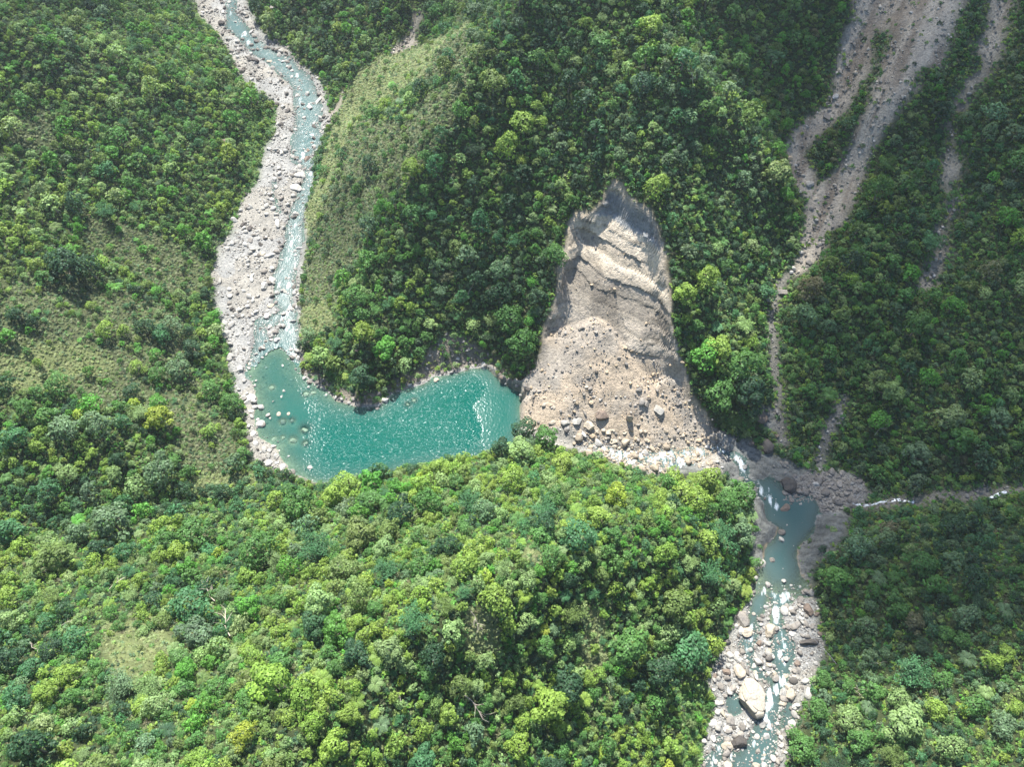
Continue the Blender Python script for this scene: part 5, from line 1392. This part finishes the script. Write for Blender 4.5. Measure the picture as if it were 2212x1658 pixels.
lowg = lowr & (rng.uniform(size=n) < .3)
light = np.array((.37, .36, .33)); tan = np.array((.43, .34, .235)); greyc = np.array((.2, .185, .165)); darkc = np.array((.10, .092, .082))
w = rng.uniform(size=(n, 1))
base = np.where((cvx == 3)[:, None], light, np.where((cvx == 4)[:, None], np.where(w < .55, tan, greyc * 1.35), np.where((cvx == 5)[:, None], np.array((.36, .33, .28)) * rng.uniform(.7, 1.1, (n, 1)), greyc * np.array((.95, 1, 1.04)))))
ub, vb, _ = to_frame(X, Y, Z)
upper = sstep(330, 150, vb) * (ub < 800)
base = np.where((w < .22 + .4 * upper[:, None]), greyc * .95, base); base = np.where(w > .955, darkc * 1.2, base)
base = np.where(nearpool[:, None] | lowg[:, None], greyc * 1.15, base)
base = base * rng.uniform(.72, 1.2, (n, 1))
base = np.where((toe_s & (rng.uniform(size=n) < .7))[:, None], np.array((.37, .315, .24)) * rng.uniform(.7, 1.05, (n, 1)), base)
kd = np.where((cvx == 4) | toe_s | (cvx == 5) | (cvx == 9), rng.integers(4, 8, n), rng.integers(0, 6, n))
scatter("river_stones", "pale cobbles and broken stones on beds and slips", ST, np.column_stack([X, Y, Z + s * .12]), rng.uniform(0, 6.28, (n, 3)) * np.array([.12, .12, 1]),
        np.column_stack([s * rng.uniform(.8, 1.3, n), s, s]), kd, base, [M_STONE])
print("stones", n)
# ------------------------------------------------------------------ single boulders
RT = {'w': (.40, .39, .36), 'l': (.33, .32, .29), 't': (.38, .335, .265), 'o': (.39, .315, .22), 'g': (.21, .195, .175), 'k': (.085, .078, .072), 'b': (.17, .135, .11)}
RW = {'w': 'near-white', 'l': 'light grey', 't': 'tan', 'o': 'orange-tan', 'g': 'grey', 'k': 'dark', 'b': 'brown'}
RS = {'r': 'rounded', 'f': 'flat', 'a': 'angular', 'T': 'upright', 'e': 'long', 's': 'sunken'}
shape_def = {'r': ((1, .84, .6), 9, .13), 'f': ((1, .78, .34), 9, .07), 'a': ((1, .82, .58), 12, .05), 'T': ((.72, .34, 1.15), 14, .04), 'e': ((1.25, .52, .45), 8, .06), 's': ((1, .85, .6), 5, .06)}
rock_mesh = {}
for k_, (sh_, cut_, rg_) in shape_def.items():
    rock_mesh[k_] = []
    for q in range(4 if k_ != 'T' else 1):
        c_, f_ = stone(700 + q * 7 + ord(k_[0]), 4, sh_, cut_, rg_)
        c_ = c_ * (1 + .035 * fbm(c_[:, 0] * 5 + q, c_[:, 1] * 5 + c_[:, 2] * 7, 1, 3, 9))[:, None]
        me = mesh_from("boulder", c_, f_, [M_STONE]); rock_mesh[k_].append(me)
def put_rock(x, y, r, col, bk, u, v, lbl_near, rot=None, sub=False):
    zg = float(h_ground(np.array([x]), np.array([y]))[0])
    nm = {'f': 'flat_rock', 'T': 'flat_rock'}.get(bk, 'boulder')
    me = rock_mesh[bk][int(rng.integers(len(rock_mesh[bk])))]
    o = bpy.data.objects.new(nm, me)
    hz = shape_def[bk][0][2] * r
    z = zg + hz * .22
    if LSDr(x, y) < 0: z = max(zg + hz * .3, -hz * .35)
    if bk == 's': z = -hz * 1.02 - .12
    if bk == 'T': z = zg + hz * .62
    o.location = (x, y, z); o.scale = (r, r, r)
    o.rotation_euler = (rng.uniform(-.15, .15), rng.uniform(-.15, .15), rng.uniform(0, 6.28) if rot is None else rot)
    tc_ = np.array(RT[col]) * rng.uniform(.9, 1.1); o["tint"] = [float(q) for q in tc_]
    size = 'huge' if r > 5 else 'big' if r > 3 else 'medium' if r > 1.8 else 'small'
    kind_ = 'slab' if nm == 'flat_rock' else 'boulder'
    where = 'partly under water' if bk == 's' else 'standing in water' if (LSDr(x, y) < 0 or STRr(x, y) > 0) else ''
    lab = name_it(f"{size} {RW[col]} {RS[bk]} {kind_}", [where] if where else ['on dry ground'], u, v, lbl_near)
    link(o, lab, kind_, {'slab': 'flat rock slabs along the rivers', 'boulder': 'boulders along the rivers and slips'}[kind_])
    return o
LSDr = lambda x, y: float(bil(LSD, np.array([x]), np.array([y]), X0, Y0, GS)[0])
STRr = lambda x, y: float(bil(STR, np.array([x]), np.array([y]), X0, Y0, GS)[0])
ru = np.array([r[0] for r in ROCKS]); rv = np.array([r[1] for r in ROCKS])
rx, ry = raymarch(ru, rv, h_ground)
rz = h_ground(rx, ry); _, _, rzc = to_frame(rx, ry, rz)
for i in np.argsort(-np.array([r[2] for r in ROCKS])):
    u, v, rp, col, bk = ROCKS[i]
    R = rp * rzc[i] / FPX
    d = np.hypot(ru - u, rv - v); d[i] = 1e9; j = int(np.argmin(d))
    near = f"next to a {RW[ROCKS[j][3]]} {RS[ROCKS[j][4]]} one"
    rot = {'T': -.15}.get(bk)
    x, y = float(rx[i]), float(ry[i])
    if bk == 's': x, y = [float(q) for q in at_z(u, v, -.2)]
    put_rock(x, y, R * .88, col, bk, u, v, near, rot)
# the cracked giant in the lower rapids
bxr, byr = [float(q) for q in at_z(BIGROCK[0], BIGROCK[1], -17)]
c_, f_ = ico(5)
r_ = np.random.default_rng(77)
for _ in range(9):
    n_ = unit(r_.normal(size=(1, 3)))[0]; d_ = r_.uniform(.66, .86); c_ = c_ - np.maximum(c_ @ n_ - d_, 0)[:, None] * n_[None] * .85
pts = unit(r_.normal(size=(15, 3))); pts[:, 2] = np.abs(pts[:, 2])
dd = np.sort(np.arccos(np.clip(unit(c_) @ pts.T, -1, 1)), axis=1); edge_ = dd[:, 1] - dd[:, 0]
k = 1 - .11 * np.exp(-(edge_ / .05) ** 2) + .035 * np.minimum(edge_ * 3, 1) + .03 * fbm(c_[:, 0] * 2 + c_[:, 2], c_[:, 1] * 2, .6, 4, 78)
c_ = c_ * k[:, None] * np.array([.86, 1.12, .62])
o = bpy.data.objects.new("boulder", mesh_from("boulder", c_, f_, [M_STONE], smooth=True))
rg = 135 * .2385 * 340 / FPX * 1.1
o.location = (bxr, byr, -20.0); o.scale = (rg, rg, rg); o.rotation_euler = (0, .05, .25)
o["tint"] = [.36, .33, .275]
link(o, "giant tan boulder split by deep cracks amid the lower rapids", "boulder", 'boulders along the rivers and slips')

# ------------------------------------------------------------------ dead wood
def branchy(seed, L, n, rad):
    r = np.random.default_rng(seed)
    main = np.array([(0, 0, 0), (L * .3, .04 * L, .03 * L), (L * .65, -.03 * L, .05 * L), (L, .06 * L, .02 * L)])
    P_ = [tube(main, rad * np.array([1, .8, .55, .2]), 6)]
    for i in range(n):
        t = r.uniform(.25, .95); p = np.array([np.interp(t * L, main[:, 0], main[:, k]) for k in range(3)])
        a = r.uniform(-1.1, 1.1); ln = L * r.uniform(.18, .42)
        q = p + ln * np.array([math.cos(a), math.sin(a), r.uniform(0, .5)])
        m = (p + q) / 2 + r.normal(size=3) * ln * .08
        P_.append(tube([p, m, q], rad * np.array([.5, .35, .12]), 4))
    return join(P_)
DEAD = [mesh_from("fallen_tree", *branchy(800 + k, 1, n_, .016), [M_DEAD], smooth=True) for k, n_ in enumerate([9, 14, 5])]
LOGM = mesh_from("fallen_log", *branchy(810, 1, 2, .022), [M_DEAD], smooth=True)
def lay(name, me, pts, lift, label, cat_, group=None):
    (u0, v0), (u1, v1) = pts
    x, y = raymarch(np.array([u0, u1]), np.array([v0, v1]), lambda a, b: h_ground(a, b) + lift)
    z = h_ground(x, y) + lift
    d = Vector((x[1] - x[0], y[1] - y[0], z[1] - z[0]))
    o = bpy.data.objects.new(name, me); o.location = (x[0], y[0], z[0]); o.scale = (d.length,) * 3
    o.rotation_euler = d.to_track_quat('X', 'Z').to_euler()
    link(o, label, cat_, group)
CC = lambda *p: conv('C', p)
lay("fallen_log", LOGM, CC((1590, 300), (1600, 560)), .5, "pale stripped log lying down the debris cone", 'log', 'logs on the debris')
lay("fallen_log", LOGM, CC((1230, 795), (1470, 640)), 2.2, "long pale log resting on the big mossy block", 'log', 'logs on the debris')
lay("fallen_tree", DEAD[1], CC((1820, 1280), (1660, 1130)), 1.0, "reddish brown tangled tree caught at the debris toe", 'fallen tree', 'fallen trees')
lay("fallen_tree", DEAD[1], CC((980, 660), (1090, 420)), .8, "uprooted brown tree beside the orange block", 'fallen tree', 'fallen trees')
lay("fallen_tree", DEAD[0], CC((800, 790), (960, 740)), .8, "broken branches by the grey slab on the debris", 'fallen tree', 'fallen trees')
lay("fallen_tree", DEAD[0], conv('S', [(635, 875), (665, 945)]), .6, "small dark fallen tree at the top of the debris cone", 'fallen tree', 'fallen trees')
F2 = lambda *p: [(748 + .2537 * a, 1169 + .2537 * b) for a, b in p]
N2 = lambda *p: [(.2537 * a, 1122 + .2537 * b) for a, b in p]
Q2 = lambda *p: [(1664 + .2668 * a, 1216 + .2668 * b) for a, b in p]
for k_, (pp, lab) in enumerate([(F2((1010, 1320), (1180, 1500)), "long bare fallen tree on the hill between pale crowns"), (F2((1060, 600), (1150, 760)), "thin forked dead tree in the small grass gap"),
                                (F2((440, 1290), (480, 1430)), "short pale trunk beside the yellow-green tree"), (N2((1960, 1000), (1900, 800)), "bare twigs under the blue-green trees"),
                                (N2((1830, 700), (1730, 560)), "two pale sticks above the blue-green tree"), (N2((230, 1030), (320, 1130)), "bleached branches west of the pale grass clearing"),
                                (N2((520, 910), (640, 850)), "dead limbs among olive crowns"), (N2((930, 600), (1050, 500)), "grey dead twigs beside the pale bamboo"),
                                (Q2((780, 830), (930, 810)), "fallen trunk lying east of the sandy bank"), (Q2((790, 1030), (640, 1020)), "tangled bare branches east of the white rapids"),
                                (Q2((690, 1040), (770, 1110)), "crossed dead poles under the tangled branches"), 
                                ([(1010, 640), (1025, 610)], "bare snag on the shaded side of the spur"), ([(1500, 190), (1490, 150)], "pale snag high on the spur"),
                                ([(1890, 940), (1925, 905)], "leafless grey branches on the eastern slope")]):
    lay("fallen_tree", DEAD[k_ % 3], pp, 3.2 if pp[0][1] > 1000 else 5.0, lab, 'dead tree', 'fallen trees')
for k_, (a_, b_, L_, q_) in enumerate([(250, 930, 60, .4), (330, 1010, 50, 2.2), (430, 1050, 70, -.3), (520, 1180, 55, 1.2), (600, 1240, 60, -.8), (300, 1190, 65, .2), (840, 1310, 55, 1.0), (760, 1230, 45, -.5),
                                (960, 1350, 60, .3), (1040, 1400, 55, -.2), (500, 1340, 60, .7), (220, 1080, 45, 1.6), (700, 1400, 50, .1), (420, 870, 36, 1.4), (860, 1060, 40, -1.1), (270, 840, 36, 2.0)]):
    p0 = conv('S', [(a_, b_)])[0]; p1 = (p0[0] + L_ * .3 * math.cos(q_), p0[1] + L_ * .3 * math.sin(q_) * .8)
    tw = ['grey', 'pale', 'brown'][k_ % 3]; fm = 'branching' if k_ % 2 else 'bare'
    lay("fallen_tree" if k_ % 2 else "fallen_log", DEAD[k_ % 3] if k_ % 2 else LOGM, [p0, p1], .55,
        name_it(f"{tw} {fm} trunk thrown down on the slip debris", ["half buried"], p0[0], p0[1], "among stones"), 'fallen tree' if k_ % 2 else 'log', 'fallen trees' if k_ % 2 else 'logs on the debris')
# steel cable over the sandy bank
P_ = conv('D', [(1240, 430), (1300, 500), (1370, 580), (1440, 650), (1500, 730)])
x, y = raymarch(np.array([p[0] for p in P_]), np.array([p[1] for p in P_]), lambda a, b: h_ground(a, b) + 4)
co_, f_ = tube(np.column_stack([x, y, h_ground(x, y) + 4]), .06, 5)
M_WIRE, nt, bs = new_mat("steel_cable"); bs.inputs['Base Color'].default_value = (.3, .31, .32, 1); bs.inputs['Metallic'].default_value = .6; bs.inputs['Roughness'].default_value = .5
link(bpy.data.objects.new("cable", mesh_from("cable", co_, f_, [M_WIRE], smooth=True)), "thin steel cable slung over the sandy bank into the trees", "cable")
# ------------------------------------------------------------------ the air itself
bpy_mesh = mesh_from("haze", [(x, y, z) for z in (-60, 345) for y in (-230, 930) for x in (-600, 680)], [(0, 2, 3, 1), (4, 5, 7, 6), (0, 1, 5, 4), (2, 6, 7, 3), (0, 4, 6, 2), (1, 3, 7, 5)])
M_AIR = bpy.data.materials.new("haze_air"); M_AIR.use_nodes = True
nt = M_AIR.node_tree
for n_ in list(nt.nodes): nt.nodes.remove(n_)
mo = nt.nodes.new("ShaderNodeOutputMaterial"); pv = nt.nodes.new("ShaderNodeVolumePrincipled")
pv.inputs['Color'].default_value = (.86, .93, 1.0, 1); pv.inputs['Density'].default_value = .00006; pv.inputs['Anisotropy'].default_value = .3
nt.links.new(pv.outputs[0], mo.inputs['Volume'])
bpy_mesh.materials.append(M_AIR)
link(bpy.data.objects.new("haze", bpy_mesh), "thin bluish haze filling the gorge", kind='stuff')
